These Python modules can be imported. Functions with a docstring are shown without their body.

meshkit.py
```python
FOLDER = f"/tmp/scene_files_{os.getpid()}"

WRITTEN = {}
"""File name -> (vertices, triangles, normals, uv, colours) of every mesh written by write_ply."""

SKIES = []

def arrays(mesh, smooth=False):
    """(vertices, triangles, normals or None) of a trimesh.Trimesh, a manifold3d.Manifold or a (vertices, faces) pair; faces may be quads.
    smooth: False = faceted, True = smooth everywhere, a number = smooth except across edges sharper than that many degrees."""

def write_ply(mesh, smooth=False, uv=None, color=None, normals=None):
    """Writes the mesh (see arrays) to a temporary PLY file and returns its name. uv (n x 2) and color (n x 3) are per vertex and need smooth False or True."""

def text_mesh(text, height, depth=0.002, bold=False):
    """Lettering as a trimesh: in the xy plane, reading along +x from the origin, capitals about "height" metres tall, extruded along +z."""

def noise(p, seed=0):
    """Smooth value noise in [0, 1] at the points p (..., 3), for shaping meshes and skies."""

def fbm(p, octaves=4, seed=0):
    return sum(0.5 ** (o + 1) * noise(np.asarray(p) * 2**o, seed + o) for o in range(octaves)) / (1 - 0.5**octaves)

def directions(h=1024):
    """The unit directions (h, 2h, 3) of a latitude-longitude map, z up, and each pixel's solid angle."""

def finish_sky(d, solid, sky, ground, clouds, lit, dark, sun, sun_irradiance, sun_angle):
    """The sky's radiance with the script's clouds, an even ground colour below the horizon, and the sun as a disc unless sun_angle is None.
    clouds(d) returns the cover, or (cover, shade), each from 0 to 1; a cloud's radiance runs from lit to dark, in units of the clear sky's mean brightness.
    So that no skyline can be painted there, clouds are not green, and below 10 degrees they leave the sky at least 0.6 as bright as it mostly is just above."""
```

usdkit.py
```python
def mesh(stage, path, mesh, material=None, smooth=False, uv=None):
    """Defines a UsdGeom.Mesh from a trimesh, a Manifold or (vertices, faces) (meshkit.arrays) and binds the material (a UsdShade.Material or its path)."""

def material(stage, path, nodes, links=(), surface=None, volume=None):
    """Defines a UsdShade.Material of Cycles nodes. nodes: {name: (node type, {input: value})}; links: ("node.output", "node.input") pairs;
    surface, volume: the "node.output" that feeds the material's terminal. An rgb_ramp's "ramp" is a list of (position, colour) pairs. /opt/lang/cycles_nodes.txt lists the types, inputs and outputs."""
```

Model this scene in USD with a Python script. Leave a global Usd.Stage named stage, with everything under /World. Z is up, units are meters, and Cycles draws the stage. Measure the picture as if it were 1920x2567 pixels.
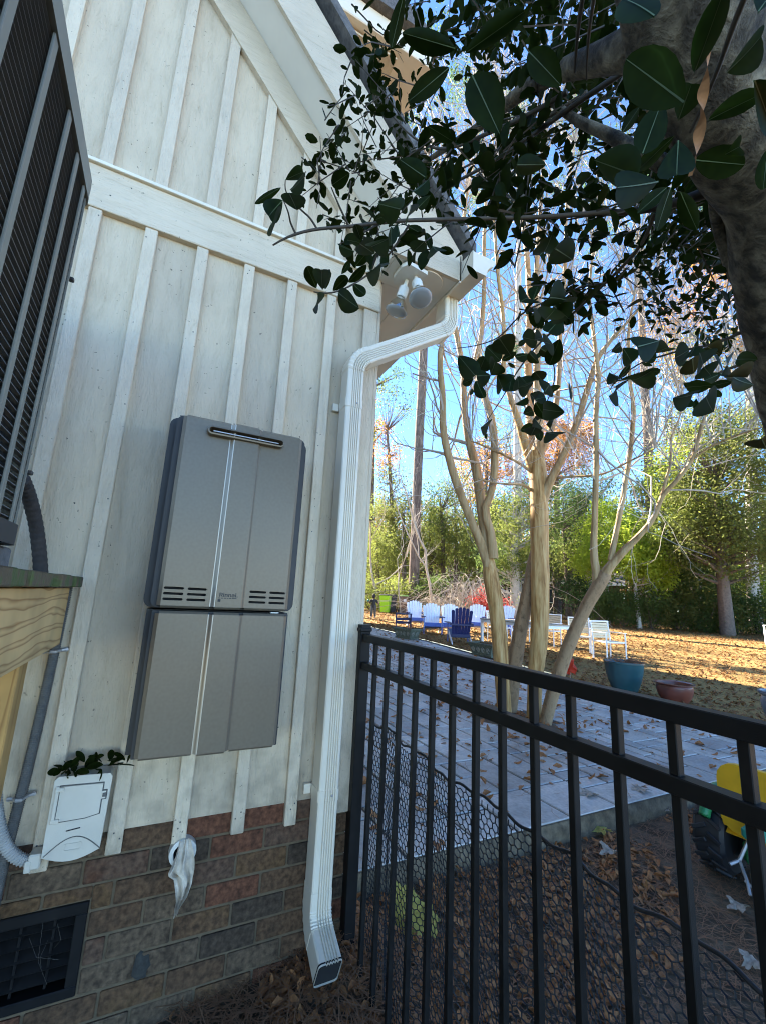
import math, random
import numpy as np, trimesh, shapely
from shapely.geometry import Polygon, Point, box as sbox
from shapely import affinity
import usdkit, meshkit
from pxr import Usd, UsdGeom, UsdLux, UsdShade, Sdf, Gf

stage = Usd.Stage.CreateInMemory()
UsdGeom.SetStageUpAxis(stage, 'Z'); UsdGeom.SetStageMetersPerUnit(stage, 1.0)
UsdGeom.Xform.Define(stage, '/World'); UsdGeom.Scope.Define(stage, '/World/Looks')
random.seed(7); rng = np.random.default_rng(7)

# ---------------------------------------------------------------- camera, sky, sun, exposure
EXPOSURE = 2.82
SUN_EL, SUN_AZ = math.radians(34.0), math.radians(180 + 12.0)      # azimuth of the direction towards the sun, from +X towards +Y
SKY_STRENGTH, SUN_INTENSITY = 0.067, 1.25
FPX, PW, PH = 1088.18, 1920.0, 2567.0
RM = np.array([[0.4522985088, 0.8905685619, 0.0481008888], [-0.1530931275, 0.1306584943, -0.9795360393], [-0.8786287915, 0.4356783777, 0.1954365685]])
EYE = np.array([0, 0, 1.5])
cam = UsdGeom.Camera.Define(stage, '/World/camera')
cam.CreateHorizontalApertureAttr(36.0); cam.CreateVerticalApertureAttr(36.0 * PH / PW); cam.CreateFocalLengthAttr(36.0 * FPX / PW)
cam.CreateClippingRangeAttr((0.03, 5000.0)); cam.CreateExposureAttr(EXPOSURE)
mm = np.eye(4); mm[0, :3], mm[1, :3], mm[2, :3], mm[3, :3] = RM[0], -RM[1], -RM[2], EYE
cam.AddTransformOp().Set(Gf.Matrix4d(*mm.ravel().tolist()))
sd = np.array([math.cos(SUN_EL) * math.cos(SUN_AZ), math.cos(SUN_EL) * math.sin(SUN_AZ), math.sin(SUN_EL)])
sky_mat = usdkit.material(stage, '/World/Looks/sky_light', {
    's': ('sky_texture', {'sky_type': 'single_scattering', 'sun_disc': False, 'sun_elevation': SUN_EL, 'sun_rotation': math.atan2(sd[0], sd[1]), 'altitude': 60.0, 'air_density': 1.0, 'aerosol_density': 0.0, 'ozone_density': 8.5}),
    'b': ('background_shader', {'strength': SKY_STRENGTH})}, [('s.color', 'b.color')], surface='b.background')
dome = UsdLux.DomeLight.Define(stage, '/World/sky')
UsdShade.MaterialBindingAPI.Apply(dome.GetPrim()).Bind(sky_mat)
dome.GetPrim().SetCustomDataByKey('kind', 'structure')
sun = UsdLux.DistantLight.Define(stage, '/World/sun')
sun.CreateIntensityAttr(SUN_INTENSITY); sun.CreateNormalizeAttr(True); sun.CreateAngleAttr(0.53); sun.CreateColorAttr(Gf.Vec3f(1.0, 0.90, 0.74))
zx = sd; xx = np.cross([0, 0, 1.0], zx); xx /= np.linalg.norm(xx); yx = np.cross(zx, xx)
m4 = np.eye(4); m4[0, :3], m4[1, :3], m4[2, :3] = xx, yx, zx
sun.AddTransformOp().Set(Gf.Matrix4d(*m4.ravel().tolist()))

# ---------------------------------------------------------------- where a sight line of the photograph meets a known plane (source pixels)
def ray(u, v): return RM.T @ np.array([(u - PW / 2) / FPX, (v - PH / 2) / FPX, 1.0])
def at_x(u, v, x): d = ray(u, v); return EYE + d * (x / d[0])
def at_y(u, v, y): d = ray(u, v); return EYE + d * (y / d[1])
def at_z(u, v, z): d = ray(u, v); return EYE + d * ((z - 1.5) / d[2])
def at_h(u, v, r): d = ray(u, v); return EYE + d * (r / math.hypot(d[0], d[1]))
def at_d(u, v, r): d = ray(u, v); return EYE + d * (r / np.linalg.norm(d))
GR, GZ = [0, 8.5, 13, 16, 21, 27, 35, 60, 200, 600], [.15, .15, .36, .45, .6, .745, .85, 1.0, 1.6, 3.0]
def G(x, y): return np.interp(np.hypot(x, y), GR, GZ)
def gnd(u, v):
    d = ray(u, v); z = .15
    for _ in range(60):
        p = d * ((z - 1.5) / d[2]); z = .5 * z + .5 * float(G(p[0], p[1]))
    return np.array([p[0], p[1], z])

# ---------------------------------------------------------------- objects
used = set()
def numbered(parent, name):
    n, k = name, 0
    while f'{parent}/{n}' in used: k += 1; n = f'{name}_{k:03d}'
    used.add(f'{parent}/{n}'); return n
def tag(prim, label=None, cat=None, group=None, kind=None):
    for k, v in (('label', label), ('category', cat), ('group', group), ('kind', kind)):
        if v: prim.SetCustomDataByKey(k, v)
    return prim
def thing(name, label, cat, loc=None, rz=0.0, group=None, kind=None):
    p = '/World/' + numbered('/World', name)
    x = UsdGeom.Xform.Define(stage, p)
    if loc is not None:
        x.AddTranslateOp().Set(Gf.Vec3d(*map(float, loc))); x.AddRotateZOp().Set(math.degrees(rz))
    tag(x.GetPrim(), label, cat, group, kind); return p
def obj(name, mesh, mat, parent='/World', smooth=False, label=None, cat=None, group=None, kind=None):
    p = f'{parent}/{numbered(parent, name)}'
    m = usdkit.mesh(stage, p, mesh.out() if isinstance(mesh, MB) else mesh, mat, smooth=smooth)
    tag(m.GetPrim(), label, cat, group, kind); return p
def dup(src, name, label, cat, loc, rz, group=None):
    p = thing(name, label, cat, loc, rz, group); pr = stage.GetPrimAtPath(p)
    pr.GetReferences().AddInternalReference(src); pr.SetInstanceable(True); return p

class MB:
    """collects shapes into ONE mesh"""
    def __init__(s): s.V, s.F, s.n = [], [], 0
    def add(s, v, f):
        v = np.asarray(v, float); f = np.asarray(f, int)
        if f.shape[1] == 4: f = np.vstack([f[:, [0, 1, 2]], f[:, [0, 2, 3]]])
        s.V.append(v); s.F.append(f + s.n); s.n += len(v); return s
    def tm(s, m): return s.add(m.vertices, m.faces)
    def out(s): return (np.vstack(s.V), np.vstack(s.F))
    def box(s, lo, hi, ch=0.0):
        lo, hi = np.minimum(lo, hi).astype(float), np.maximum(lo, hi).astype(float)
        return s.obox((lo + hi) / 2, hi - lo, np.eye(3), ch)
    def obox(s, c, size, R, ch=0.0):
        """box with chamfered edges; R columns are its axes"""
        h = np.asarray(size, float) / 2; ch = min(ch, .45 * h.min())
        if ch <= 0:
            v = np.array([[x, y, z] for x in (-1, 1) for y in (-1, 1) for z in (-1, 1)]) * h
            f = np.array([[0, 1, 3, 2], [4, 6, 7, 5], [0, 4, 5, 1], [2, 3, 7, 6], [0, 2, 6, 4], [1, 5, 7, 3]])
            return s.add(v @ np.asarray(R).T + c, f)
        pts = []
        for sx in (-1, 1):
            for sy in (-1, 1):
                for sz in (-1, 1):
                    sg = np.array([sx, sy, sz])
                    for a in range(3):
                        q = h - ch; q = q.copy(); q[a] = h[a]; pts.append(sg * q)
        pts = np.array(pts); hull = trimesh.convex.convex_hull(pts)
        return s.add(hull.vertices @ np.asarray(R).T + c, hull.faces)
    def tube(s, pts, rad, n=8, cap=True, sq=None):
        p = np.asarray(pts, float); rad = np.broadcast_to(rad, (len(p),)).astype(float)
        t = np.gradient(p, axis=0); t /= np.linalg.norm(t, axis=1, keepdims=True) + 1e-12
        a = np.zeros_like(p); up = np.array([0, 0, 1.0]) if abs(t[0, 2]) < .9 else np.array([1.0, 0, 0])
        cur = np.cross(t[0], up); cur /= np.linalg.norm(cur)
        for i in range(len(p)):
            cur = cur - t[i] * (cur @ t[i]); cur /= np.linalg.norm(cur) + 1e-12; a[i] = cur
        b = np.cross(t, a); ang = np.arange(n) * 2 * np.pi / n
        v = p[:, None] + rad[:, None, None] * (np.cos(ang)[None, :, None] * a[:, None] + np.sin(ang)[None, :, None] * b[:, None])
        i, j = np.meshgrid(np.arange(len(p) - 1), np.arange(n), indexing='ij')
        q = np.stack([i * n + j, i * n + (j + 1) % n, (i + 1) * n + (j + 1) % n, (i + 1) * n + j], -1).reshape(-1, 4)
        v = v.reshape(-1, 3); f = np.vstack([q[:, [0, 1, 2]], q[:, [0, 2, 3]]])
        if cap:
            v = np.vstack([v, p[0], p[-1]]); k = len(v); L = (len(p) - 1) * n; jj = np.arange(n)
            f = np.vstack([f, np.stack([(jj + 1) % n, jj, np.full(n, k - 2)], 1), np.stack([L + jj, L + (jj + 1) % n, np.full(n, k - 1)], 1)])
        return s.add(v, f)
    def sweep(s, prof, frames, cap=True):
        """prof (n,2) closed; frames: list of (origin, axis a, axis b)"""
        prof = np.asarray(prof, float); n = len(prof)
        v = np.vstack([o + prof[:, :1] * np.asarray(a) + prof[:, 1:2] * np.asarray(b) for o, a, b in frames])
        i, j = np.meshgrid(np.arange(len(frames) - 1), np.arange(n), indexing='ij')
        q = np.stack([i * n + j, i * n + (j + 1) % n, (i + 1) * n + (j + 1) % n, (i + 1) * n + j], -1).reshape(-1, 4)
        s.add(v, q)
        if cap:
            tri = trimesh.creation.triangulate_polygon(Polygon(prof), engine='earcut')
            for k in (0, len(frames) - 1):
                o, a, b = frames[k]; s.add(o + tri[0][:, :1] * np.asarray(a) + tri[0][:, 1:2] * np.asarray(b), tri[1])
        return s
    def lathe(s, prof, c=(0, 0, 0), n=24, R=np.eye(3), sx=1.0, sy=1.0):
        prof = np.asarray(prof, float); ang = np.arange(n) * 2 * np.pi / n
        v = np.stack([prof[:, :1] * np.cos(ang) * sx, prof[:, :1] * np.sin(ang) * sy, np.broadcast_to(prof[:, 1:2], (len(prof), n))], -1).reshape(-1, 3)
        i, j = np.meshgrid(np.arange(len(prof) - 1), np.arange(n), indexing='ij')
        q = np.stack([i * n + j, i * n + (j + 1) % n, (i + 1) * n + (j + 1) % n, (i + 1) * n + j], -1).reshape(-1, 4)
        return s.add(v @ np.asarray(R).T + np.asarray(c), q)
    def prism(s, poly, o, a, b, h0, h1, n=None):
        """shapely polygon in axes a, b, extruded along n from h0 to h1"""
        a, b = np.asarray(a, float), np.asarray(b, float); nn = np.cross(a, b) if n is None else np.asarray(n, float)
        for g in getattr(poly, 'geoms', [poly]):
            m = trimesh.creation.extrude_polygon(g, h1 - h0, engine='earcut')
            v = np.asarray(m.vertices); s.add(np.asarray(o) + v[:, :1] * a + v[:, 1:2] * b + (v[:, 2:3] + h0) * nn, m.faces)
        return s

def rot(axis, ang): return trimesh.transformations.rotation_matrix(ang, axis)[:3, :3]
def spline(pts, n):
    from scipy.interpolate import CubicSpline, PchipInterpolator
    p = np.asarray(pts, float); t = np.r_[0, np.cumsum(np.linalg.norm(np.diff(p, axis=0), axis=1))]
    return (PchipInterpolator(t, p) if len(p) > 2 else lambda x: p[0] + (p[-1] - p[0]) * (np.asarray(x) / t[-1])[:, None])(np.linspace(0, t[-1], n))

# ---------------------------------------------------------------- materials
def mat(name, nodes, links, surface='p.BSDF'): return usdkit.material(stage, '/World/Looks/' + name, nodes, links, surface=surface)
def simple(name, col, rough=.5, metal=0.0, var=.15, scale=20, bump=0.0, bscale=60, spec=.5, coat=0.0, detail=4, stretch=(1, 1, 1)):
    """one colour with soft mottling and fine relief"""
    c = np.array(col, float); lo, hi = tuple(c * (1 - var)), tuple(np.clip(c * (1 + var), 0, 1))
    n = {'g': ('geometry', {}), 'mp': ('mapping', {'scale': stretch}), 'n': ('noise_texture', {'scale': scale, 'detail': detail, 'roughness': .6}),
         'r': ('rgb_ramp', {'ramp': [(.3, lo), (.7, hi)]}),
         'p': ('principled_bsdf', {'roughness': rough, 'metallic': metal, 'specular_ior_level': spec, 'coat_weight': coat})}
    l = [('g.position', 'mp.vector'), ('mp.vector', 'n.vector'), ('n.fac', 'r.fac'), ('r.color', 'p.base_color')]
    if bump:
        n['bn'] = ('noise_texture', {'scale': bscale, 'detail': 4}); n['b'] = ('bump', {'strength': bump, 'distance': .004})
        l += [('mp.vector', 'bn.vector'), ('bn.fac', 'b.height'), ('b.normal', 'p.normal')]
    return mat(name, n, l)

def painted_wood(name, col, grain, cracks=.0):
    """rough-sawn board under weathered paint: grain relief, nail-sized mildew specks, grubby film"""
    c = np.array(col)
    return mat(name, {'g': ('geometry', {}), 'mp': ('mapping', {'scale': grain}), 'm2': ('mapping', {'scale': (1, 1, 1)}),
        'n': ('noise_texture', {'scale': 3.0, 'detail': 6, 'roughness': .6}), 'r': ('rgb_ramp', {'ramp': [(.25, tuple(c * .86)), (.55, tuple(c)), (.8, tuple(c * 1.04))]}),
        'sp': ('noise_texture', {'scale': 70, 'detail': 2}), 'sr': ('rgb_ramp', {'ramp': [(.70, (0, 0, 0)), (.745, (1, 1, 1))]}),
        'sw': ('noise_texture', {'scale': 5, 'detail': 3}), 'swr': ('rgb_ramp', {'ramp': [(.42, (0, 0, 0)), (.62, (1, 1, 1))]}),
        'sm': ('math', {'math_type': 'multiply'}), 'mx': ('mix', {'mix_type': 'mix', 'color2': (.06, .055, .045)}),
        'gr': ('rgb_ramp', {'ramp': [(.24, (.55, .52, .47)), (.36, (.90, .89, .87)), (.5, (1, 1, 1)), (.75, (1.04, 1.04, 1.04))]}), 'gm': ('mix', {'mix_type': 'multiply', 'fac': .8}), 'oi': ('object_info', {}), 'orr': ('rgb_ramp', {'ramp': [(0, (.88, .88, .885)), (1, (1.05, 1.045, 1.03))]}), 'om': ('mix', {'mix_type': 'multiply', 'fac': 1.0}),
        'sx': ('separate_xyz', {}), 'zr': ('map_range', {'from_min': .55, 'from_max': 1.15, 'to_min': .62, 'to_max': 0.0, 'clamp': True}), 'dn': ('noise_texture', {'scale': 14, 'detail': 6}), 'dr': ('rgb_ramp', {'ramp': [(.42, (0, 0, 0)), (.66, (1, 1, 1))]}), 'dm': ('math', {'math_type': 'multiply'}), 'dx': ('mix', {'mix_type': 'mix', 'color2': (.24, .20, .145)}),
        'gn': ('noise_texture', {'scale': 26, 'detail': 8, 'roughness': .68, 'distortion': .4}), 'fn': ('noise_texture', {'scale': 160, 'detail': 3}),
        'ad': ('math', {'math_type': 'multiply_add', 'value2': .35}), 'b': ('bump', {'strength': 1.0, 'distance': .011}),
        'p': ('principled_bsdf', {'roughness': .62, 'specular_ior_level': .3})},
        [('g.position', 'mp.vector'), ('g.position', 'm2.vector'), ('m2.vector', 'n.vector'), ('n.fac', 'r.fac'), ('m2.vector', 'sp.vector'), ('sp.fac', 'sr.fac'), ('m2.vector', 'sw.vector'), ('sw.fac', 'swr.fac'),
         ('sr.color', 'sm.value1'), ('swr.color', 'sm.value2'), ('sm.value', 'mx.fac'), ('r.color', 'mx.color1'), ('mx.color', 'gm.color1'), ('gn.fac', 'gr.fac'), ('gr.color', 'gm.color2'), ('oi.random', 'orr.fac'), ('gm.color', 'om.color1'), ('orr.color', 'om.color2'), ('g.position', 'sx.vector'), ('sx.z', 'zr.value'), ('m2.vector', 'dn.vector'), ('dn.fac', 'dr.fac'), ('dr.color', 'dm.value1'), ('zr.result', 'dm.value2'), ('dm.value', 'dx.fac'), ('om.color', 'dx.color1'), ('dx.color', 'p.base_color'),
         ('mp.vector', 'gn.vector'), ('mp.vector', 'fn.vector'), ('fn.fac', 'ad.value1'), ('gn.fac', 'ad.value3'), ('ad.value', 'b.height'), ('b.normal', 'p.normal')])

M = {}
M['siding'] = painted_wood('siding_paint', (.62, .505, .355), (1, 1, .22))
M['trimwood'] = painted_wood('trim_paint', (.69, .57, .41), (1, .16, 1))
M['battenwood'] = painted_wood('batten_paint', (.70, .58, .42), (1, 1.2, .3))
M['soffit'] = simple('soffit_paint', (.74, .685, .58), .6, var=.05, scale=4, bump=.15, bscale=50)
M['alum'] = simple('white_aluminium', (.75, .665, .52), .34, var=.04, scale=5)
M['shingle'] = simple('roof_shingle', (.11, .10, .09), .9, var=.4, scale=30, bump=.6, bscale=120)
M['mortar'] = simple('mortar', (.125, .09, .052), .95, var=.2, scale=25, bump=.6, bscale=150)
def brickmat(name, cols, rough=.9):
    mean_ = np.array((.098, .058, .034)); cols = [tuple(.74 * k_ * (.62 * np.array(c) * (1.12, 1.0, .76) + .38 * mean_)) for c, k_ in zip(cols, (.72, 1.25, .9, 1.1))]
    rp = [(0.30 + .4 * i / max(1, len(cols) - 1), c) for i, c in enumerate(cols)]
    return mat(name, {'g': ('geometry', {}), 'n': ('noise_texture', {'scale': 9, 'detail': 5, 'roughness': .65}), 'r': ('rgb_ramp', {'ramp': rp}),
        'n2': ('noise_texture', {'scale': 55, 'detail': 4}), 'r2': ('rgb_ramp', {'ramp': [(.3, (.5, .5, .5)), (.7, (1.4, 1.4, 1.4))]}), 'mx': ('mix', {'mix_type': 'multiply', 'fac': 1.0}),
        'bn': ('noise_texture', {'scale': 120, 'detail': 5}), 'b': ('bump', {'strength': .8, 'distance': .005}), 'p': ('principled_bsdf', {'roughness': rough, 'specular_ior_level': .25})},
        [('g.position', 'n.vector'), ('n.fac', 'r.fac'), ('g.position', 'n2.vector'), ('n2.fac', 'r2.fac'), ('r.color', 'mx.color1'), ('r2.color', 'mx.color2'), ('mx.color', 'p.base_color'), ('g.position', 'bn.vector'), ('bn.fac', 'b.height'), ('b.normal', 'p.normal')])
BR = {'red': brickmat('brick_red', [(.13, .05, .034), (.17, .066, .043), (.10, .042, .032)]), 'brown': brickmat('brick_brown', [(.085, .054, .038), (.125, .076, .05), (.07, .05, .038)]),
      'grey': brickmat('brick_grey_brown', [(.095, .074, .06), (.14, .11, .088), (.08, .06, .05)]), 'dark': brickmat('brick_charcoal', [(.034, .031, .03), (.052, .046, .042), (.03, .028, .027)]),
      'tan': brickmat('brick_tan', [(.10, .06, .04), (.13, .078, .048), (.19, .115, .06), (.11, .066, .042)]), 'plum': brickmat('brick_plum', [(.105, .056, .045), (.12, .08, .068), (.145, .064, .042)])}
M['silver'] = mat('silver_enamel', {'g': ('geometry', {}), 'n': ('noise_texture', {'scale': 90, 'detail': 3}), 'r': ('rgb_ramp', {'ramp': [(.3, (.175, .14, .098)), (.7, (.188, .152, .107))]}), 'n2': ('noise_texture', {'scale': 900, 'detail': 1}),
    'b': ('bump', {'strength': .04, 'distance': .001}), 'rr': ('rgb_ramp', {'ramp': [(.3, (.34, .34, .34)), (.7, (.36, .36, .36))]}), 'p': ('principled_bsdf', {'metallic': .45})},
    [('g.position', 'n.vector'), ('n.fac', 'r.fac'), ('r.color', 'p.base_color'), ('n.fac', 'rr.fac'), ('rr.color', 'p.roughness'), ('g.position', 'n2.vector'), ('n2.fac', 'b.height'), ('b.normal', 'p.normal')])
M['fold'] = mat('fold_painted_reflection', {'p': ('principled_bsdf', {'base_color': (.55, .49, .40), 'metallic': 1.0, 'roughness': .42})}, [])  # brighter metal on the left folds alone stands in for their reflection
M['darkplastic'] = simple('charcoal_plastic', (.036, .032, .028), .5, var=.1)
M['ink'] = simple('black_print', (.02, .02, .02), .6)
M['black'] = simple('dark_interior', (.006, .006, .006), .9)
M['blackmetal'] = simple('black_powder_coat', (.008, .0075, .007), .42, var=.35, scale=14, spec=.22, bump=.12, bscale=500)
M['blackplastic'] = simple('black_plastic_mesh', (.012, .012, .013), .45)
M['acmetal'] = simple('grey_green_enamel', (.20, .19, .15), .45, var=.08, scale=8)
M['louver'] = simple('louver_metal', (.10, .10, .095), .45, var=.1)
M['coil'] = simple('dark_coil', (.004, .004, .004), .8, var=.5, scale=60)
M['conduit'] = simple('dark_grey_conduit', (.10, .095, .085), .6, var=.2, scale=40)
M['palegrey'] = simple('pale_grey_conduit', (.36, .35, .32), .5, var=.12, scale=30)
M['rubber'] = simple('pipe_insulation', (.035, .028, .024), .8, var=.3, scale=40, bump=.5, bscale=90)
M['boxplastic'] = simple('beige_white_plastic', (.58, .53, .43), .5, var=.06, scale=9, bump=.1, bscale=300)
M['line'] = simple('seam_shadow_gap', (.10, .095, .085), .8)
M['pvc'] = simple('white_pvc', (.68, .66, .58), .35, var=.06)
M['rag'] = simple('dirty_cloth', (.58, .51, .41), .95, var=.35, scale=18, bump=.8, bscale=220)
M['galv'] = simple('galvanised', (.42, .41, .40), .4, metal=.6, var=.15)
def lumber(name, c1, c2, stretch, sc=5):
    return mat(name, {'g': ('geometry', {}), 'mp': ('mapping', {'scale': stretch}), 'w': ('wave_texture', {'wave_type': 'rings', 'rings_direction': 'x', 'scale': sc, 'distortion': 7, 'detail': 3, 'detail_scale': 1.2}), 'r': ('rgb_ramp', {'ramp': [(.0, c1), (.5, c1), (.72, c2), (1, c1)]}),
        'n': ('noise_texture', {'scale': 6, 'detail': 4}), 'nr': ('rgb_ramp', {'ramp': [(.3, (.72, .72, .72)), (.7, (1.1, 1.1, 1.1))]}), 'mx': ('mix', {'mix_type': 'multiply', 'fac': 1.0}), 'b': ('bump', {'strength': .25, 'distance': .002}), 'p': ('principled_bsdf', {'roughness': .7, 'specular_ior_level': .3})},
        [('g.position', 'mp.vector'), ('mp.vector', 'w.vector'), ('w.fac', 'r.fac'), ('g.position', 'n.vector'), ('n.fac', 'nr.fac'), ('r.color', 'mx.color1'), ('nr.color', 'mx.color2'), ('mx.color', 'p.base_color'), ('w.fac', 'b.height'), ('b.normal', 'p.normal')])
M['pine'] = lumber('treated_pine', (.62, .39, .165), (.34, .17, .06), (.30, 1.6, 1.6), 4.2)
M['post'] = lumber('treated_pine_post', (.44, .25, .08), (.27, .135, .04), (2.0, 2.0, .14), 4)
M['moss'] = mat('mossy_plank_end', {'g': ('geometry', {}), 'n': ('noise_texture', {'scale': 16, 'detail': 6}), 'r': ('rgb_ramp', {'ramp': [(.3, (.05, .075, .02)), (.46, (.085, .10, .03)), (.52, (.12, .085, .045)), (.75, (.075, .055, .032))]}), 'bn': ('noise_texture', {'scale': 90, 'detail': 5}), 'b': ('bump', {'strength': .9, 'distance': .006}), 'p': ('principled_bsdf', {'roughness': .95})},
    [('g.position', 'n.vector'), ('n.fac', 'r.fac'), ('r.color', 'p.base_color'), ('g.position', 'bn.vector'), ('bn.fac', 'b.height'), ('b.normal', 'p.normal')])
M['padgrey'] = simple('grey_unit_pad', (.12, .12, .12), .9, var=.3, scale=60, bump=.5, bscale=200)
def stonemat(name, c, var):
    c = np.array(c)
    return mat(name, {'g': ('geometry', {}), 'n': ('noise_texture', {'scale': 2.2, 'detail': 7, 'roughness': .65}), 'r': ('rgb_ramp', {'ramp': [(.3, tuple(c * (1 - var))), (.7, tuple(c * (1 + var)))]}),
        'n2': ('noise_texture', {'scale': 40, 'detail': 4}), 'r2': ('rgb_ramp', {'ramp': [(.3, (.8, .8, .8)), (.7, (1.12, 1.12, 1.12))]}), 'mx': ('mix', {'mix_type': 'multiply', 'fac': 1.0}),
        'bn': ('noise_texture', {'scale': 14, 'detail': 8, 'roughness': .6}), 'b': ('bump', {'strength': .35, 'distance': .012}), 'p': ('principled_bsdf', {'roughness': .5, 'specular_ior_level': .5})},
        [('g.position', 'n.vector'), ('n.fac', 'r.fac'), ('g.position', 'n2.vector'), ('n2.fac', 'r2.fac'), ('r.color', 'mx.color1'), ('r2.color', 'mx.color2'), ('mx.color', 'p.base_color'), ('g.position', 'bn.vector'), ('bn.fac', 'b.height'), ('b.normal', 'p.normal')])
STN = [stonemat('patio_grey_a', (.40, .365, .315), .38), stonemat('patio_grey_b', (.47, .43, .375), .36), stonemat('patio_grey_c', (.33, .305, .275), .38)]
M['slab'] = simple('concrete_joint', (.055, .048, .038), .95, var=.3, scale=20, bump=.7, bscale=60)
M['slabedge'] = simple('rough_concrete_edge', (.12, .088, .052), .95, var=.6, scale=14, bump=1.0, bscale=45, detail=8)
M['soil'] = mat('bed_soil', {'g': ('geometry', {}), 'n': ('noise_texture', {'scale': 5, 'detail': 8, 'roughness': .7}), 'r': ('rgb_ramp', {'ramp': [(.3, (.06, .044, .028)), (.55, (.16, .12, .078)), (.75, (.32, .245, .16))]}),
    'bn': ('noise_texture', {'scale': 45, 'detail': 8, 'roughness': .75}), 'b': ('bump', {'strength': 1.0, 'distance': .02}), 'p': ('principled_bsdf', {'roughness': .95, 'specular_ior_level': .2})},
    [('g.position', 'n.vector'), ('n.fac', 'r.fac'), ('r.color', 'p.base_color'), ('g.position', 'bn.vector'), ('bn.fac', 'b.height'), ('b.normal', 'p.normal')])
M['lawn'] = mat('leaf_covered_lawn', {'g': ('geometry', {}), 'n': ('noise_texture', {'scale': .5, 'detail': 8, 'roughness': .65}), 'r': ('rgb_ramp', {'ramp': [(.3, (.20, .14, .055)), (.5, (.36, .24, .095)), (.7, (.46, .31, .125))]}),
    'n2': ('noise_texture', {'scale': 22, 'detail': 6, 'roughness': .7}), 'r2': ('rgb_ramp', {'ramp': [(.3, (.5, .42, .3)), (.5, (.9, .86, .8)), (.72, (1.35, 1.25, 1.05))]}), 'mx': ('mix', {'mix_type': 'multiply', 'fac': 1.0}),
    'bn': ('noise_texture', {'scale': 30, 'detail': 6}), 'b': ('bump', {'strength': 1.0, 'distance': .05}), 'p': ('principled_bsdf', {'roughness': .95, 'specular_ior_level': .15})},
    [('g.position', 'n.vector'), ('n.fac', 'r.fac'), ('g.position', 'n2.vector'), ('n2.fac', 'r2.fac'), ('r.color', 'mx.color1'), ('r2.color', 'mx.color2'), ('mx.color', 'p.base_color'), ('g.position', 'bn.vector'), ('bn.fac', 'b.height'), ('b.normal', 'p.normal')])
def leafmat(name, ramp, rough=.5, trans=.35, spec=.4, mottle=True):
    """leaf: its own tone picked per leaf, light passing through"""
    n = {'g': ('geometry', {}), 'r': ('rgb_ramp', {'ramp': ramp}), 'n': ('noise_texture', {'scale': 70, 'detail': 3}), 'r2': ('rgb_ramp', {'ramp': [(.3, (.75, .75, .75)), (.7, (1.2, 1.2, 1.2))]}), 'mx': ('mix', {'mix_type': 'multiply', 'fac': 1.0 if mottle else 0.0}),
         'p': ('principled_bsdf', {'roughness': rough, 'specular_ior_level': spec}), 't': ('translucent_bsdf', {}), 'mc': ('mix_closure', {'fac': trans})}
    return mat(name, n, [('g.random_per_island', 'r.fac'), ('g.position', 'n.vector'), ('n.fac', 'r2.fac'), ('r.color', 'mx.color1'), ('r2.color', 'mx.color2'), ('mx.color', 'p.base_color'), ('mx.color', 't.color'), ('p.BSDF', 'mc.closure1'), ('t.BSDF', 'mc.closure2')], surface='mc.closure')
M['holly'] = leafmat('evergreen_leaf', [(0, (.016, .028, .003)), (.4, (.028, .046, .004)), (.8, (.052, .066, .007)), (1, (.13, .12, .02))], .55, .35, .10)
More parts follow.
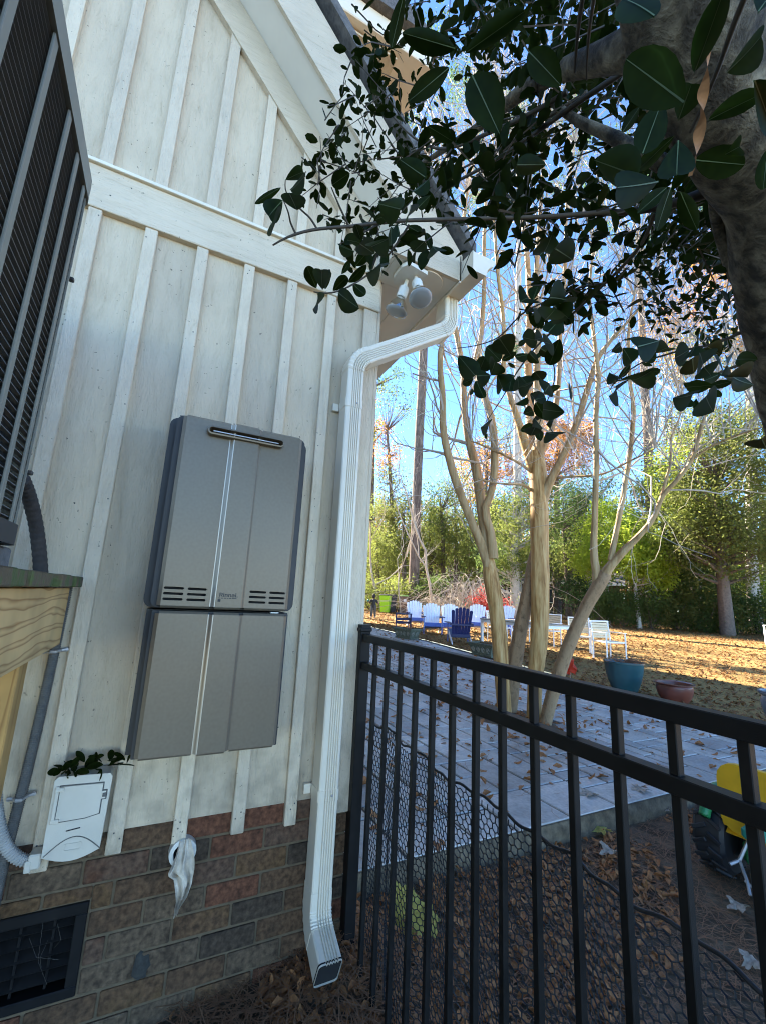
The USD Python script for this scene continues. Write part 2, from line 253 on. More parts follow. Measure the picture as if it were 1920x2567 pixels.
M['litter'] = leafmat('fallen_leaf', [(0, (.40, .18, .07)), (.12, (.64, .36, .15)), (.32, (.80, .58, .32)), (.46, (.74, .49, .36)), (.66, (.88, .72, .50)), (.80, (.86, .50, .12)), (.9, (.88, .72, .12)), (1, (.60, .22, .16))], .7, .12, .2)
M['litter_lawn'] = leafmat('lawn_leaf', [(0, (.27, .14, .055)), (.2, (.42, .25, .095)), (.5, (.52, .34, .13)), (.75, (.58, .39, .155)), (1, (.62, .43, .11))], .7, .2, .2)
M['yellowleaf'] = leafmat('yellow_leaf', [(0, (.58, .50, .13)), (1, (.58, .50, .14))], .6, .3, .2)
M['straw'] = leafmat('pine_straw', [(0, (.28, .15, .08)), (.5, (.52, .32, .17)), (1, (.68, .47, .27))], .7, .05, .2, False)
def barkmat(name, cols, stretch, sc, rough=.8, bump=.5, dist=.01):
    return mat(name, {'g': ('geometry', {}), 'mp': ('mapping', {'scale': stretch}), 'n': ('noise_texture', {'scale': sc, 'detail': 7, 'roughness': .65, 'distortion': .3}), 'r': ('rgb_ramp', {'ramp': [(.28 + .44 * i / (len(cols) - 1), c) for i, c in enumerate(cols)]}), 'b': ('bump', {'strength': bump, 'distance': dist}), 'p': ('principled_bsdf', {'roughness': rough, 'specular_ior_level': .3})},
        [('g.position', 'mp.vector'), ('mp.vector', 'n.vector'), ('n.fac', 'r.fac'), ('r.color', 'p.base_color'), ('n.fac', 'b.height'), ('b.normal', 'p.normal')])
M['crape'] = barkmat('crape_myrtle_bark', [(.12, .05, .012), (.34, .18, .055), (.50, .315, .125), (.56, .40, .19)], (1, 1, .10), 26, .6)
M['crapegrey'] = barkmat('crape_myrtle_grey_bark', [(.10, .058, .026), (.30, .19, .10), (.21, .13, .062)], (1, 1, .5), 18, .7)
M['crapelimb'] = barkmat('crape_myrtle_limb', [(.20, .11, .04), (.38, .25, .115), (.48, .36, .20)], (1, 1, .12), 22, .65, .4)
M['twig'] = barkmat('bare_twig', [(.34, .28, .22), (.50, .43, .34)], (1, 1, 1), 3, .7, .1)
M['hollybark'] = barkmat('lichen_bark', [(.02, .016, .011), (.055, .043, .030), (.17, .138, .092), (.33, .275, .19)], (1, 1, .7), 22, .85, 1.0, .02)
M['twiggreen'] = simple('evergreen_twig', (.05, .036, .022), .7, var=.3, scale=60)
M['pinebark'] = barkmat('pine_bark', [(.05, .036, .028), (.14, .10, .075), (.22, .17, .135)], (1, 1, .3), 7, .9, .9, .05)
M['palebark'] = barkmat('pale_bark', [(.26, .22, .18), (.46, .41, .34), (.55, .50, .43)], (1, 1, .4), 5, .85, .4, .03)
M['brown'] = simple('brown_twig_bark', (.12, .085, .06), .85, var=.3, scale=12)
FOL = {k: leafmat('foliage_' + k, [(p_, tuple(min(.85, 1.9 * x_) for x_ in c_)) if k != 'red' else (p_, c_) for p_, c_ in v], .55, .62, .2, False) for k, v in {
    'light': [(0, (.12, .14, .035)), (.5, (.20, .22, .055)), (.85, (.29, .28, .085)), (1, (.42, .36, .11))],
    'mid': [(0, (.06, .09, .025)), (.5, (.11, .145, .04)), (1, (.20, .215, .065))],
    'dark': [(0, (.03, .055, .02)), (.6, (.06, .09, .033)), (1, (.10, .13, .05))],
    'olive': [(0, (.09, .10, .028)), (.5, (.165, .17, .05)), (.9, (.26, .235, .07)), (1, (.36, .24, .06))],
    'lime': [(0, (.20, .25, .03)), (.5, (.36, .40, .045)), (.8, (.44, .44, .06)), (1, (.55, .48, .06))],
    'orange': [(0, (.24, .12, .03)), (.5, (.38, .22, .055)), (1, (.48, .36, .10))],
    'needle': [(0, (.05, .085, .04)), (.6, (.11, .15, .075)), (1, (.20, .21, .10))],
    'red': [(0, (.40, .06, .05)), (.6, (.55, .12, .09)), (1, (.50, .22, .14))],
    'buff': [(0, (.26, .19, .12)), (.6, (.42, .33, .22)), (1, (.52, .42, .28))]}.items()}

# ================================================================ ground
XW = -1.95
def bedz(x, y):
    x, y = np.asarray(x, float), np.asarray(y, float)
    p = np.stack([x, y, 0 * x], -1)
    z = .02 + .05 * (meshkit.fbm(p * 1.7, 4, 3) - .5) + .02 * (meshkit.fbm(p * 9, 3, 5) - .5)
    z = z + .075 * np.exp(-(((x + 1.95) / .25) ** 2 + ((y - .83) / .28) ** 2))          # soil heaped at the house corner
    return z + np.clip((y - 5.0) / 2.2, 0, 1) * .10
def grid(xs, ys, zf):
    X, Y = np.meshgrid(xs, ys, indexing='ij'); Z = zf(X, Y); n, m = X.shape
    i, j = np.meshgrid(np.arange(n - 1), np.arange(m - 1), indexing='ij'); a = i * m + j
    return np.stack([X, Y, Z], -1).reshape(-1, 3), np.stack([a, a + m, a + m + 1, a + 1], -1).reshape(-1, 4)
bed = MB().add(*grid(np.r_[np.arange(-2.235, .5, .03), np.arange(.6, 9, .5)], np.r_[np.arange(-6, -.6, .4), np.arange(-.5, 3.5, .03), np.arange(3.5, 7.25, .08)], bedz))
obj('soil_bed', bed, M['soil'], smooth=True, kind='structure')
def lawnz(x, y):
    z = G(x, y); p = np.stack([x, y, 0 * x], -1)
    return z - .012 + .03 * (meshkit.fbm(p * .8, 3, 9) - .5) * np.clip((np.hypot(x, y) - 8) / 3, 0, 1)
f1 = np.r_[-600, -400, -250, -160, -110, -80, -60, -48, np.arange(-40, -2.2, .5), -2.24]
lm = MB().add(*grid(f1, np.r_[-300, -120, -60, -30, np.arange(-15, 7.2, 1.0), 7.2], lambda x, y: lawnz(x, y) - .10 * (np.clip((7.6 - y) / .5, 0, 1))))
lm.add(*grid(np.r_[f1, np.arange(-1.7, 12, .5), 14, 20, 30, 50, 90, 200, 400], np.r_[7.2, np.arange(7.6, 45, .5), 48, 55, 65, 80, 110, 160, 250, 400, 600], lawnz))
obj('lawn', lm, M['lawn'], smooth=True, kind='structure')

# ---- stamped patio: joints are the slab, every stone stands proud of it
PX0, PX1, PY0, PY1 = -15.5, -2.24, .90, 7.10
patio = MB()
pv, pf = grid(np.arange(PX0, PX1 + .001, (PX1 - PX0) / 40), np.linspace(PY0, PY1, 16), lambda x, y: G(x, y) - .004)
patio.add(pv, pf)
ys = np.linspace(PY0, PY1, 60)                                                          # rough poured edge face towards the bed
er = [np.stack([np.full(60, PX1 + .012 * (meshkit.fbm(np.stack([ys * 6, ys * 0 + k, ys * 0], -1), 3) - .5)), ys, z], -1) for k, z in enumerate((G(PX1, ys) - .004, G(PX1, ys) - .03, ys * 0 - .06))]
for a, b in zip(er[:-1], er[1:]):
    pass
patio_p = obj('patio', patio, M['slab'], kind='structure')
ys = np.linspace(PY0, PY1, 300); zl = np.array([0, .012, .03, .055, .08, .11, .14, .21]); YY, LL = np.meshgrid(ys, zl, indexing='ij')
nx_ = meshkit.fbm(np.stack([YY * 7, LL * 12, 0 * YY], -1), 4, 6) - .5
eg = np.stack([PX1 - .008 + np.clip(LL / .03, 0, 1) * (.012 + .055 * nx_) + .10 * LL, YY, G(PX1, YY) - .001 - LL], -1)
i, j = np.meshgrid(np.arange(299), np.arange(7), indexing='ij'); a = i * 8 + j
obj('slab_edge', MB().add(eg.reshape(-1, 3), np.stack([a, a + 1, a + 9, a + 8], -1).reshape(-1, 4)), M['slabedge'], patio_p, smooth=True)
cells = {}; stones = []; U = .155
nx, ny = int((PX1 - PX0) / U), int((PY1 - PY0) / U)
occ = np.zeros((nx, ny), bool); rs = random.Random(4)
for i in range(nx):
    for j in range(ny):
        if occ[i, j]: continue
        for (w, h) in rs.sample([(2, 3), (3, 2), (2, 2), (3, 3), (2, 4), (4, 2), (1, 2), (2, 1)], 8) + [(1, 1)]:
            if i + w <= nx and j + h <= ny and not occ[i:i + w, j:j + h].any():
                occ[i:i + w, j:j + h] = True; stones.append((PX1 - (i + w) * U, PX1 - i * U, PY0 + j * U, PY0 + (j + h) * U)); break
CUT = np.array([-4.35, 4.0])
def stone_mesh(s, mb):
    x0, x1, y0, y1 = s[0] + .0075, s[1] - .0075, s[2] + .0075, s[3] - .0075
    cx = [(x0, y0), (x1, y0), (x1, y1), (x0, y1)]; b = .007
    ci = [(x0 + b, y0 + b), (x1 - b, y0 + b), (x1 - b, y1 - b), (x0 + b, y1 - b)]; t = rs.uniform(-.0015, .0015)
    v = [(x, y, G(x, y) - .006) for x, y in cx] + [(x, y, G(x, y) + .004 + t) for x, y in ci]
    return mb.add(v, [[0, 1, 5, 4], [1, 2, 6, 5], [2, 3, 7, 6], [3, 0, 4, 7], [4, 5, 6, 7]])
def in_cut(s): return ((((s[0] + s[1]) / 2 - CUT[0]) / .62) ** 2 + (((s[2] + s[3]) / 2 - CUT[1]) / .42) ** 2) < 1
stones = sorted([s for s in stones if not in_cut(s)], key=lambda s: math.hypot(s[0], s[2]) / math.sqrt((s[1] - s[0]) * (s[3] - s[2])))
for s in stones[:300]: obj('paving_stone', stone_mesh(s, MB()), STN[rs.randrange(3)], patio_p)
rest = MB()
for s in stones[300:]: stone_mesh(s, rest)
obj('far_paving_stones', rest, STN[0], patio_p, kind='stuff')
sc = MB(); a = np.linspace(0, 2 * np.pi, 40, endpoint=False); rr = 1 + .12 * np.sin(3 * a) + .06 * np.sin(7 * a)
v = [(CUT[0], CUT[1], .195)] + [(CUT[0] + .40 * r * math.cos(t), CUT[1] + .27 * r * math.sin(t), .18) for r, t in zip(rr, a)] + [(CUT[0] + .66 * r * math.cos(t), CUT[1] + .45 * r * math.sin(t), .147) for r, t in zip(rr, a)]
k = np.arange(40); sc.add(v, np.vstack([np.stack([k * 0, 1 + k, 1 + (k + 1) % 40], 1), np.stack([1 + k, 41 + k, 41 + (k + 1) % 40], 1), np.stack([1 + k, 41 + (k + 1) % 40, 1 + (k + 1) % 40], 1)]))
obj('tree_pit_soil', sc, M['soil'], patio_p, smooth=True)

# ================================================================ the house
house = thing('house', 'white board and batten house on a brick foundation, gable wall close by on the left', 'house')
SB, BT0, BT1 = .603, 3.03, 3.24                      # siding foot, trim band
SL = 1.16
def fz(y): return 3.583 - SL * (y - .581)            # frieze foot line
wallmesh = MB().prism(Polygon([(-7.2, SB - .05), (.865, SB - .05), (.865, 3.26), (-3.16, 7.93), (-7.2, 3.26)]), (XW - .16, 0, 0), (0, 1, 0), (0, 0, 1), 0, .145)
wallmesh.box((-9.2, .72, .1), (XW - .02, .864, 3.24)).box((-9.2, -7.2, .1), (-9.05, .70, 3.24)).box((-9.04, -7.2, .1), (XW - .17, -7.05, 3.24))
siding = obj('siding_wall', wallmesh, M['siding'], house)
ba = -.0485 + .2085 * np.arange(-9, 5)                # left edges of the lower battens
BW = .049
jit = random.Random(3)
for k in range(-9, 4):
    y0, y1 = -.0485 + .2085 * k + BW, -.0485 + .2085 * (k + 1)
    y1 = min(y1, .79)
    if y1 - y0 < .02: continue
    obj('wall_panel', MB().box((XW - .014, y0 - .012, SB + jit.uniform(-.004, .004)), (XW, y1 + .012, BT0 + .01)), M['siding'], siding)
for k in range(-9, 5):
    y0 = -.0485 + .2085 * k
    if y0 > .72: continue
    obj('batten', MB().box((XW, y0, SB - .02 + jit.uniform(-.012, .006)), (XW + .026, y0 + BW, BT0), .003), M['battenwood'], siding)
obj('corner_board', MB().box((XW - .02, .787, SB - .02), (XW + .021, .866, BT0), .003).box((XW - .13, .866, SB - .02), (XW + .019, .886, 3.22), .003), M['battenwood'], siding)
nails = MB()
for k in range(-9, 5):
    y0 = -.0485 + .2085 * k
    if y0 > .72: continue
    for zz in [SB + .03, SB + .05] + [SB + .4 * i + jit.uniform(-.03, .03) for i in range(1, 6)] + [BT0 - .03, BT0 - .05]:
        if jit.random() < .8: nails.lathe([(0, .0012), (.0028, .001), (.0032, -.001)], (XW + .026, y0 + jit.uniform(.008, .041), zz), 6, np.array([[0, 0, 1.0], [1, 0, 0], [0, 1, 0]]))
obj('nail_heads', nails, M['conduit'], siding, kind='stuff')
# gable field above the band
ub = [-.463 + .212 * k for k in range(-8, 7)]
for k in range(-7, 5):
    y0, y1 = ub[k + 8] + .049, ub[k + 8] + .212
    if y1 > .80: break
    top = [(y1 + .012, fz(y1 + .012) + .03), (y0 - .012, fz(y0 - .012) + .03)]
    if y0 < -3.1: continue
    obj('gable_panel', MB().prism(Polygon([(y0 - .012, BT1 - .01), (y1 + .012, BT1 - .01)] + top), (XW - .0145, 0, 0), (0, 1, 0), (0, 0, 1), 0, .014), M['siding'], siding)
for k in range(-7, 7):
    y0 = ub[k + 8]
    if y0 > .74: break
    y1 = y0 + .049
    obj('gable_batten', MB().prism(Polygon([(y0, BT1), (y1, BT1), (y1, fz(y1) + .01), (y0, fz(y0) + .01)]), (XW, 0, 0), (0, 1, 0), (0, 0, 1), 0, .026), M['battenwood'], siding)
obj('trim_band', MB().box((XW - .01, -7.2, BT0), (XW + .032, .872, BT1 - .012), .003), M['trimwood'], siding)
obj('drip_cap', MB().box((XW - .01, -7.2, BT1 - .012), (XW + .048, .872, BT1 + .004), .002), M['alum'], siding)
def strip(x0, x1, lo, hi, ya, yb):                     # a board along the rake between two heights above the frieze foot
    return MB().prism(Polygon([(ya, fz(ya) + lo), (yb, fz(yb) + lo), (yb, fz(yb) + hi), (ya, fz(ya) + hi)]), (x0, 0, 0), (0, 1, 0), (0, 0, 1), 0, x1 - x0)
rakes = obj('frieze_board', strip(XW - .01, XW + .034, 0, .236, -3.16, .862), M['trimwood'], house)
obj('rake_soffit', strip(XW - .02, -1.722, .240, .262, -3.16, .84), M['soffit'], house)
obj('rake_fascia', MB().prism(Polygon([(-3.16, fz(-3.16) + .228), (.836, fz(.836) + .228), (.836, 3.222), (1.254, 3.222), (1.254, 3.385), (-3.16, 3.385 + SL * 4.414)]), (-1.722, 0, 0), (0, 1, 0), (0, 0, 1), 0, .022), M['trimwood'], house)
obj('eave_return', MB().box((XW + .02, .836, 3.222), (-1.724, .858, fz(.85) + .25), .002), M['soffit'], house)
for y0, y1 in ((.860, 1.036), (1.040, 1.236)):
    obj('soffit_board', MB().box((-9.3, y0 if y0 > .9 else .889, 3.224), (XW + .02, y1, 3.244)).box((XW + .021, y0, 3.224), (-1.724, y1, 3.244)), M['soffit'], house)
obj('soffit_board', MB().box((-9.3, 1.238, 3.212), (-1.70, 1.250, 3.38), .002), M['soffit'], house)
roof = MB()
for sgn in (1, -1):
    prof = [(1.30, 3.40), (-3.16, 3.40 + SL * 4.46), (-3.16, 3.475 + SL * 4.46), (1.315, 3.455), (1.315, 3.39)]
    if sgn < 0: prof = [(-6.32 - y, z) for y, z in prof][::-1]
    roof.prism(Polygon(prof), (-9.35, 0, 0), (0, 1, 0), (0, 0, 1), 0, 9.35 - 1.655)
roofp = obj('roof', roof, M['shingle'], house)
gut = [(1.252, 3.222), (1.338, 3.222), (1.345, 3.235), (1.350, 3.262), (1.368, 3.285), (1.392, 3.300), (1.405, 3.322), (1.405, 3.338), (1.398, 3.338), (1.396, 3.326), (1.385, 3.308), (1.362, 3.294), (1.342, 3.268), (1.336, 3.230), (1.258, 3.230), (1.258, 3.345), (1.252, 3.345)]
gp = obj('gutter', MB().prism(Polygon(gut), (-9.3, 0, 0), (0, 1, 0), (0, 0, 1), 0, 9.3 - 1.605), M['alum'], house)
obj('end_cap', MB().prism(Polygon([g for g in gut[:9]] + [(1.252, 3.338)]), (-1.605, 0, 0), (0, 1, 0), (0, 0, 1), 0, .004), M['alum'], gp)
# brick foundation
fo = MB().box((XW - .25, -7.1, -.2), (XW - .003, -.50, SB + .03)).box((XW - .25, -.072, -.2), (XW - .003, .858, SB + .03)).box((XW - .25, -.4999, -.2), (XW - .003, -.0721, .176)).box((XW - .25, -.4999, .446), (XW - .003, -.0721, SB + .03)).box((-9.1, .70, -.2), (XW - .251, .857, SB))
fnd = obj('brick_foundation', fo, M['mortar'], house)
cols = {0: 'red', 1: 'brown', 2: 'brown', 3: 'brown', 4: 'grey'}
named = {(1, -2): 'grey', (1, -1): 'plum', (1, 0): 'dark', (1, 1): 'red', (1, 2): 'plum', (1, 3): 'brown', (2, -2): 'tan', (2, -1): 'brown', (2, 0): 'plum', (2, 1): 'tan', (2, 2): 'dark', (2, -1): 'brown',
         (3, -1): 'brown', (3, 0): 'grey', (3, 1): 'red', (3, 2): 'brown', (4, -1): 'grey', (4, 0): 'tan', (4, 1): 'dark', (4, 2): 'brown', (5, -1): 'grey', (5, 0): 'grey', (5, 1): 'dark', (5, 2): 'brown', (6, -1): 'tan', (6, 0): 'brown', (6, 1): 'grey', (6, 2): 'brown', (0, 0): 'red', (0, 1): 'red', (0, 2): 'plum'}
VY0, VY1, VZ0, VZ1 = -.50, -.072, .176, .446
br = random.Random(11)
for r in range(0, 9):
    zt = .655 - .081 * r - .005; zb = zt - .071
    for k in range(-9, 4):
        y0 = (.302 if r % 2 else .404 - .408) + .204 * (k - (1 if r % 2 else -1)) + .0045
        kk = k if r % 2 else k
        y1 = min(y0 + .195, .868)
        if y0 > .83: continue
        segs = [(y0, y1)]
        segs = [(a, b, zb, zt) for a, b in segs]
        if zb < VZ1 - .005 and zt > VZ0 + .005:
            segs = [s for s in ((y0, min(y1, VY0 - .006), zb, zt), (max(y0, VY1 + .006), y1, zb, zt)) if s[1] - s[0] > .02]
            a, b = max(y0, VY0 - .004), min(y1, VY1 + .004)
            if b - a > .02:
                if zt > VZ1 + .012: segs.append((a, b, VZ1 + .004, zt))
                if zb < VZ0 - .012: segs.append((a, b, zb, VZ0 - .004))
        for (a, b, zz0, zz1) in segs:
            pr = br.uniform(-.002, .003)
            mb = MB().obox(((XW - .05 + XW + .004 + pr) / 2, (a + b) / 2, (zz0 + zz1) / 2), (.054 + pr, b - a, zz1 - zz0), rot([1, 0, 0], br.uniform(-.004, .004)), .0035)
            c = named.get((r, kk)) or br.choice(['brown', 'grey', 'brown', 'plum', 'tan', 'dark', 'red'])
            obj('brick', mb, BR[c], fnd)
pt = MB(); a = np.linspace(0, 2 * np.pi, 14, endpoint=False)
rr = np.array([br.uniform(.75, 1.1) for _ in a]); cy, cz = .116, .205
v = [(XW + .018, cy, cz)] + [(XW + .015, cy + .022 * r * math.cos(t), cz + .034 * r * math.sin(t)) for r, t in zip(rr, a)] + [(XW - .002, cy + .032 * r * math.cos(t), cz + .047 * r * math.sin(t)) for r, t in zip(rr, a)]
k = np.arange(14); pt.add(v, np.vstack([np.stack([k * 0, 1 + k, 1 + (k + 1) % 14], 1), np.stack([1 + k, 15 + k, 15 + (k + 1) % 14], 1), np.stack([1 + k, 15 + (k + 1) % 14, 1 + (k + 1) % 14], 1)]))
obj('sealant_patch', pt, simple('dark_sealant', (.035, .033, .027), .95, var=.4, scale=60, bump=.8), fnd, smooth=True)
# crawl space vent
vt = obj('crawl_space_vent', MB().box((XW - .10, VY0, VZ0), (XW - .075, VY1, VZ1)), M['black'], house)
fr = MB()
for lo, hi in (((VY0, VZ1 - .034), (VY1, VZ1)), ((VY0, VZ0), (VY1, VZ0 + .030)), ((VY0, VZ0 + .030), (VY0 + .03, VZ1 - .034)), ((VY1 - .034, VZ0 + .030), (VY1, VZ1 - .034))):
    fr.box((XW - .07, lo[0], lo[1]), (XW + .008, hi[0], hi[1]), .003)
obj('frame', fr, M['blackmetal'], vt)
for i in range(5): obj('louver', MB().obox((XW - .035, (VY0 + VY1) / 2, VZ0 + .06 + .038 * i), (.045, VY1 - VY0 - .07, .004), rot([0, 1, 0], .6)), M['blackmetal'], vt)
for i in range(4): obj('mullion', MB().box((XW - .028, VY1 - .095 - .09 * i, VZ0 + .03), (XW - .02, VY1 - .088 - .09 * i, VZ1 - .034)), M['blackmetal'], vt)
web = MB(); wr = random.Random(5)
for i in range(4):
    y, z = -.17 + wr.uniform(-.06, .06), .36 + wr.uniform(-.03, .05); y2, z2 = -.19 + wr.uniform(-.05, .06), .25 + wr.uniform(-.05, .08)
    web.tube([(XW - .012, y, z), (XW - .006 + wr.uniform(-.01, .01), (y + y2) / 2 + wr.uniform(-.02, .02), (z + z2) / 2 - .01), (XW - .012, y2, z2)], .00035, 3, False)
obj('cobweb', web, simple('cobweb_dust', (.13, .115, .095), .95), vt)
# taller main block behind the gable; beyond it an unseen wing added to shade the patio
mainb = MB().box((-16.5, -12, 0), (-4.0, 1.72, 8.0)).box((-4.0, -12, 7.9), (-3.7, 1.72, 7.93))
obj('upper_wall', mainb, M['siding'], house)
obj('upper_eave', MB().box((-16.8, -12.4, 7.95), (-3.6, 2.16, 8.25), .01).box((-4.0, 1.64, .5), (-3.978, 1.74, 7.9)), M['alum'], house)
for k in range(-30, 0): obj('upper_batten', MB().box((-3.999, 1.6 + k * .4, .3), (-3.975, 1.65 + k * .4, 7.9)), M['battenwood'], house)
obj('upper_roof', MB().prism(Polygon([(2.25, 8.25), (-4.9, 12.2), (-12.5, 8.25)]), (-16.9, 0, 0), (0, 1, 0), (0, 0, 1), 0, 13.4), M['shingle'], house)
obj('rear_wing_wall', MB().box((-27, -9, 0), (-17.2, 5.6, 8.6)).prism(Polygon([(-27, 8.6), (-17.2, 8.6), (-22, 14.8)]), (0, 5.6, 0), (1, 0, 0), (0, 0, 1), 0, 14.6), M['siding'], house)
rw = MB()
for sg in (-1, 1):
    e = np.array([-22 + sg * 5.4, 8.2]); r_ = np.array([-22, 14.95]); rw.prism(Polygon([e, r_, r_ + (0, .12), e + (0, .12)] if sg < 0 else [r_, e, e + (0, .12), r_ + (0, .12)]), (0, 5.9, 0), (1, 0, 0), (0, 0, 1), 0, 15.2)
obj('rear_wing_roof', rw, M['shingle'], house)
for wy in (-5, 0, 3.5):  # windows of the added unseen wing
    for wz in (1.2, 4.6):
        wf = obj('window', MB().box((-17.22, wy - .55, wz), (-17.14, wy + .55, wz + 1.6)), M['alum'], house)
        obj('pane', MB().box((-17.15, wy - .47, wz + .08), (-17.13, wy + .47, wz + 1.52)), simple('dark_pane', (.02, .025, .03), .08), wf) if (wy, wz) == (-5, 1.2) else obj('pane', MB().box((-17.15, wy - .47, wz + .08), (-17.13, wy + .47, wz + 1.52)), '/World/Looks/dark_pane', wf)

# ================================================================ downspout
def rounded(w, d, r=.012):
    """front at +a; ribbed front"""
    pts = []
    for cx, cy, a0 in ((w / 2 - r, -d / 2 + r, -90), (w / 2 - r, d / 2 - r, 0)): pass
    poly = []
    def corner(x, y, a0):
        for t in (0, 30, 60, 90): poly.append((x + r * math.cos(math.radians(a0 + t)), y + r * math.sin(math.radians(a0 + t))))
    corner(w / 2 - r, -d / 2 + r, -90)
    nr = 5; b0, b1 = -d / 2 + .024, d / 2 - .012; st = (b1 - b0) / nr
    for i in range(nr):
        y = b0 + i * st
        for f, h in ((.12, 0), (.25, -.006), (.55, -.006), (.68, 0)): poly.append((w / 2 + h, y + f * st))
    corner(w / 2 - r, d / 2 - r, 0); corner(-w / 2 + r, d / 2 - r, 90); corner(-w / 2 + r, -d / 2 + r, 180)
    return poly
DW, DD, DX, DY = .100, .086, -1.882, .726
ds = thing('downspout', 'white ribbed aluminium downspout running down the house corner beside the black fence', 'downspout')
A0 = np.array([1.0, 0, 0])
def run(pts, elbow=None):
    """frames along a path in the plane x = DX (axis a stays +x)"""
    fr_ = []
    for i, (y, z, ang) in enumerate(pts): fr_.append((np.array([DX, y, z]), A0, np.array([0, math.cos(ang), math.sin(ang)])))
    return fr_
prof = rounded(DW, DD)
obj('pipe', MB().sweep(prof, run([(DY, .30, 0), (DY, 2.60, 0)])), M['alum'], ds, smooth=25)
def elbow(y0, z0, a_from, a_to, rad, n=14, bump=.0022):
    """bend in the y-z plane; direction angle measured from +z towards +y"""
    out = []; th = np.linspace(a_from, a_to, n); y, z = y0, z0; s = np.sign(a_to - a_from)
    cy_, cz_ = y0 + s * rad * math.cos(a_from), z0 - s * rad * math.sin(a_from)
    for i, t in enumerate(th):
        yy, zz = cy_ - s * rad * math.cos(t), cz_ + s * rad * math.sin(t); out.append((yy, zz, -t, i % 2))
    return out
TH = math.radians(56)
e1 = elbow(DY, 2.60, 0, TH, .115)
def frames_of(e, k=.06): return [(np.array([DX, y, z]), A0 * (1 + (k if b else 0)), np.array([0, math.cos(a), math.sin(a)]) * (1 + (k if b else 0))) for y, z, a, b in e]
obj('elbow', MB().sweep([(x * 1.03, y * 1.03) for x, y in prof], frames_of(e1)), M['alum'], ds, smooth=20)
ye, ze = e1[-1][0], e1[-1][1]
L2 = (1.285 - .115 * (1 - math.cos(TH)) - ye) / math.sin(TH)
y3, z3 = ye + L2 * math.sin(TH), ze + L2 * math.cos(TH)
obj('offset_pipe', MB().sweep(prof, run([(ye, ze, -TH), (y3, z3, -TH)])), M['alum'], ds, smooth=25)
e2 = elbow(y3, z3, TH, 0, .115)
obj('elbow', MB().sweep([(x * 1.03, y * 1.03) for x, y in prof], frames_of(e2) + [(np.array([DX, e2[-1][0], 3.222]), A0, np.array([0, 1.0, 0]))]), M['alum'], ds, smooth=20)
obj('coupling', MB().sweep([(x * 1.05, y * 1.05) for x, y in prof], run([(ye + .028 * math.sin(TH), ze + .028 * math.cos(TH), -TH), (ye - .0, ze, -TH)])), M['alum'], ds, smooth=25)
# foot elbow turning towards +x
fe = []; R0 = .10
for i, t in enumerate(np.linspace(0, math.radians(64), 12)):
    x, z = DX + R0 * (1 - math.cos(t)), .30 - R0 * math.sin(t); k = 1.04 + (.035 if i % 2 else 0)
    fe.append((np.array([x, DY, z]), np.array([math.cos(t), 0, math.sin(t)]) * k, np.array([0, 1.0, 0]) * k))
t = math.radians(64); o = fe[-1][0]
d_ = np.array([math.sin(t), 0, -math.cos(t)])
fe2 = [(o, fe[-1][1] * .97, fe[-1][2] * .97), (o + d_ * .115, np.array([math.cos(t), 0, math.sin(t)]) * 1.06, np.array([0, 1.06, 0]))]
ft = obj('foot_elbow', MB().sweep([(x, y) for x, y in prof], [(np.array([DX, DY, .36]), A0 * 1.04, np.array([0, 1.04, 0]))] + fe).sweep(prof, fe2, cap=False), M['alum'], ds, smooth=20)
obj('dark_mouth', MB().sweep([(x * .96, y * .96) for x, y in prof], [(o + d_ * .105, fe2[0][1] * 1.085, fe2[0][2] * 1.085), (o + d_ * .109, fe2[0][1] * 1.085, fe2[0][2] * 1.085)]), M['black'], ft)  # black plug just inside the opening stands in for the shade within
for zc in (2.425, .70):
    s_ = obj('strap', MB().sweep([(x * 1.045, y * 1.05) for x, y in prof if True], run([(DY, zc - .022, 0), (DY, zc + .022, 0)])).box((XW + .001, DY - .075, zc - .02), (XW + .022, DY - .045, zc + .018), .002), M['alum'], ds)
    obj('screw', MB().lathe([(0, .004), (.004, .003), (.005, 0)], (DX + DW * .5225 + .001, DY + .012, zc), 8, rot([0, 1, 0], math.pi / 2)), M['galv'], s_)

# ================================================================ flood light under the eave
fl = thing('flood_light', 'white twin flood light with two silver bulbs under the soffit at the roof corner', 'light')
pc = at_z(*(1043, 685), 3.216)
cpos = np.array([-1.79, .985, 3.222])
obj('gasket_disc', MB().lathe([(0, -.006), (.098, -.006), (.1, -.003), (.1, 0)], (-1.815, 1.085, 3.2235), 28), M['soffit'], fl)
obj('base_plate', MB().prism(Polygon([(-.078, -.055), (-.045, -.075), (.045, -.075), (.078, -.055), (.062, .06), (-.062, .06)]).buffer(.006), cpos + (0, 0, -.028), (1, 0, 0), (0, 1, 0), 0, .022), M['pvc'], fl)
glass_m = mat('bulb_lens', {'p': ('principled_bsdf', {'base_color': (.26, .26, .25), 'roughness': .10, 'coat_weight': .6})}, [])
chrome = mat('bulb_mirror', {'p': ('principled_bsdf', {'base_color': (.72, .71, .68), 'metallic': 1.0, 'roughness': .10})}, [])
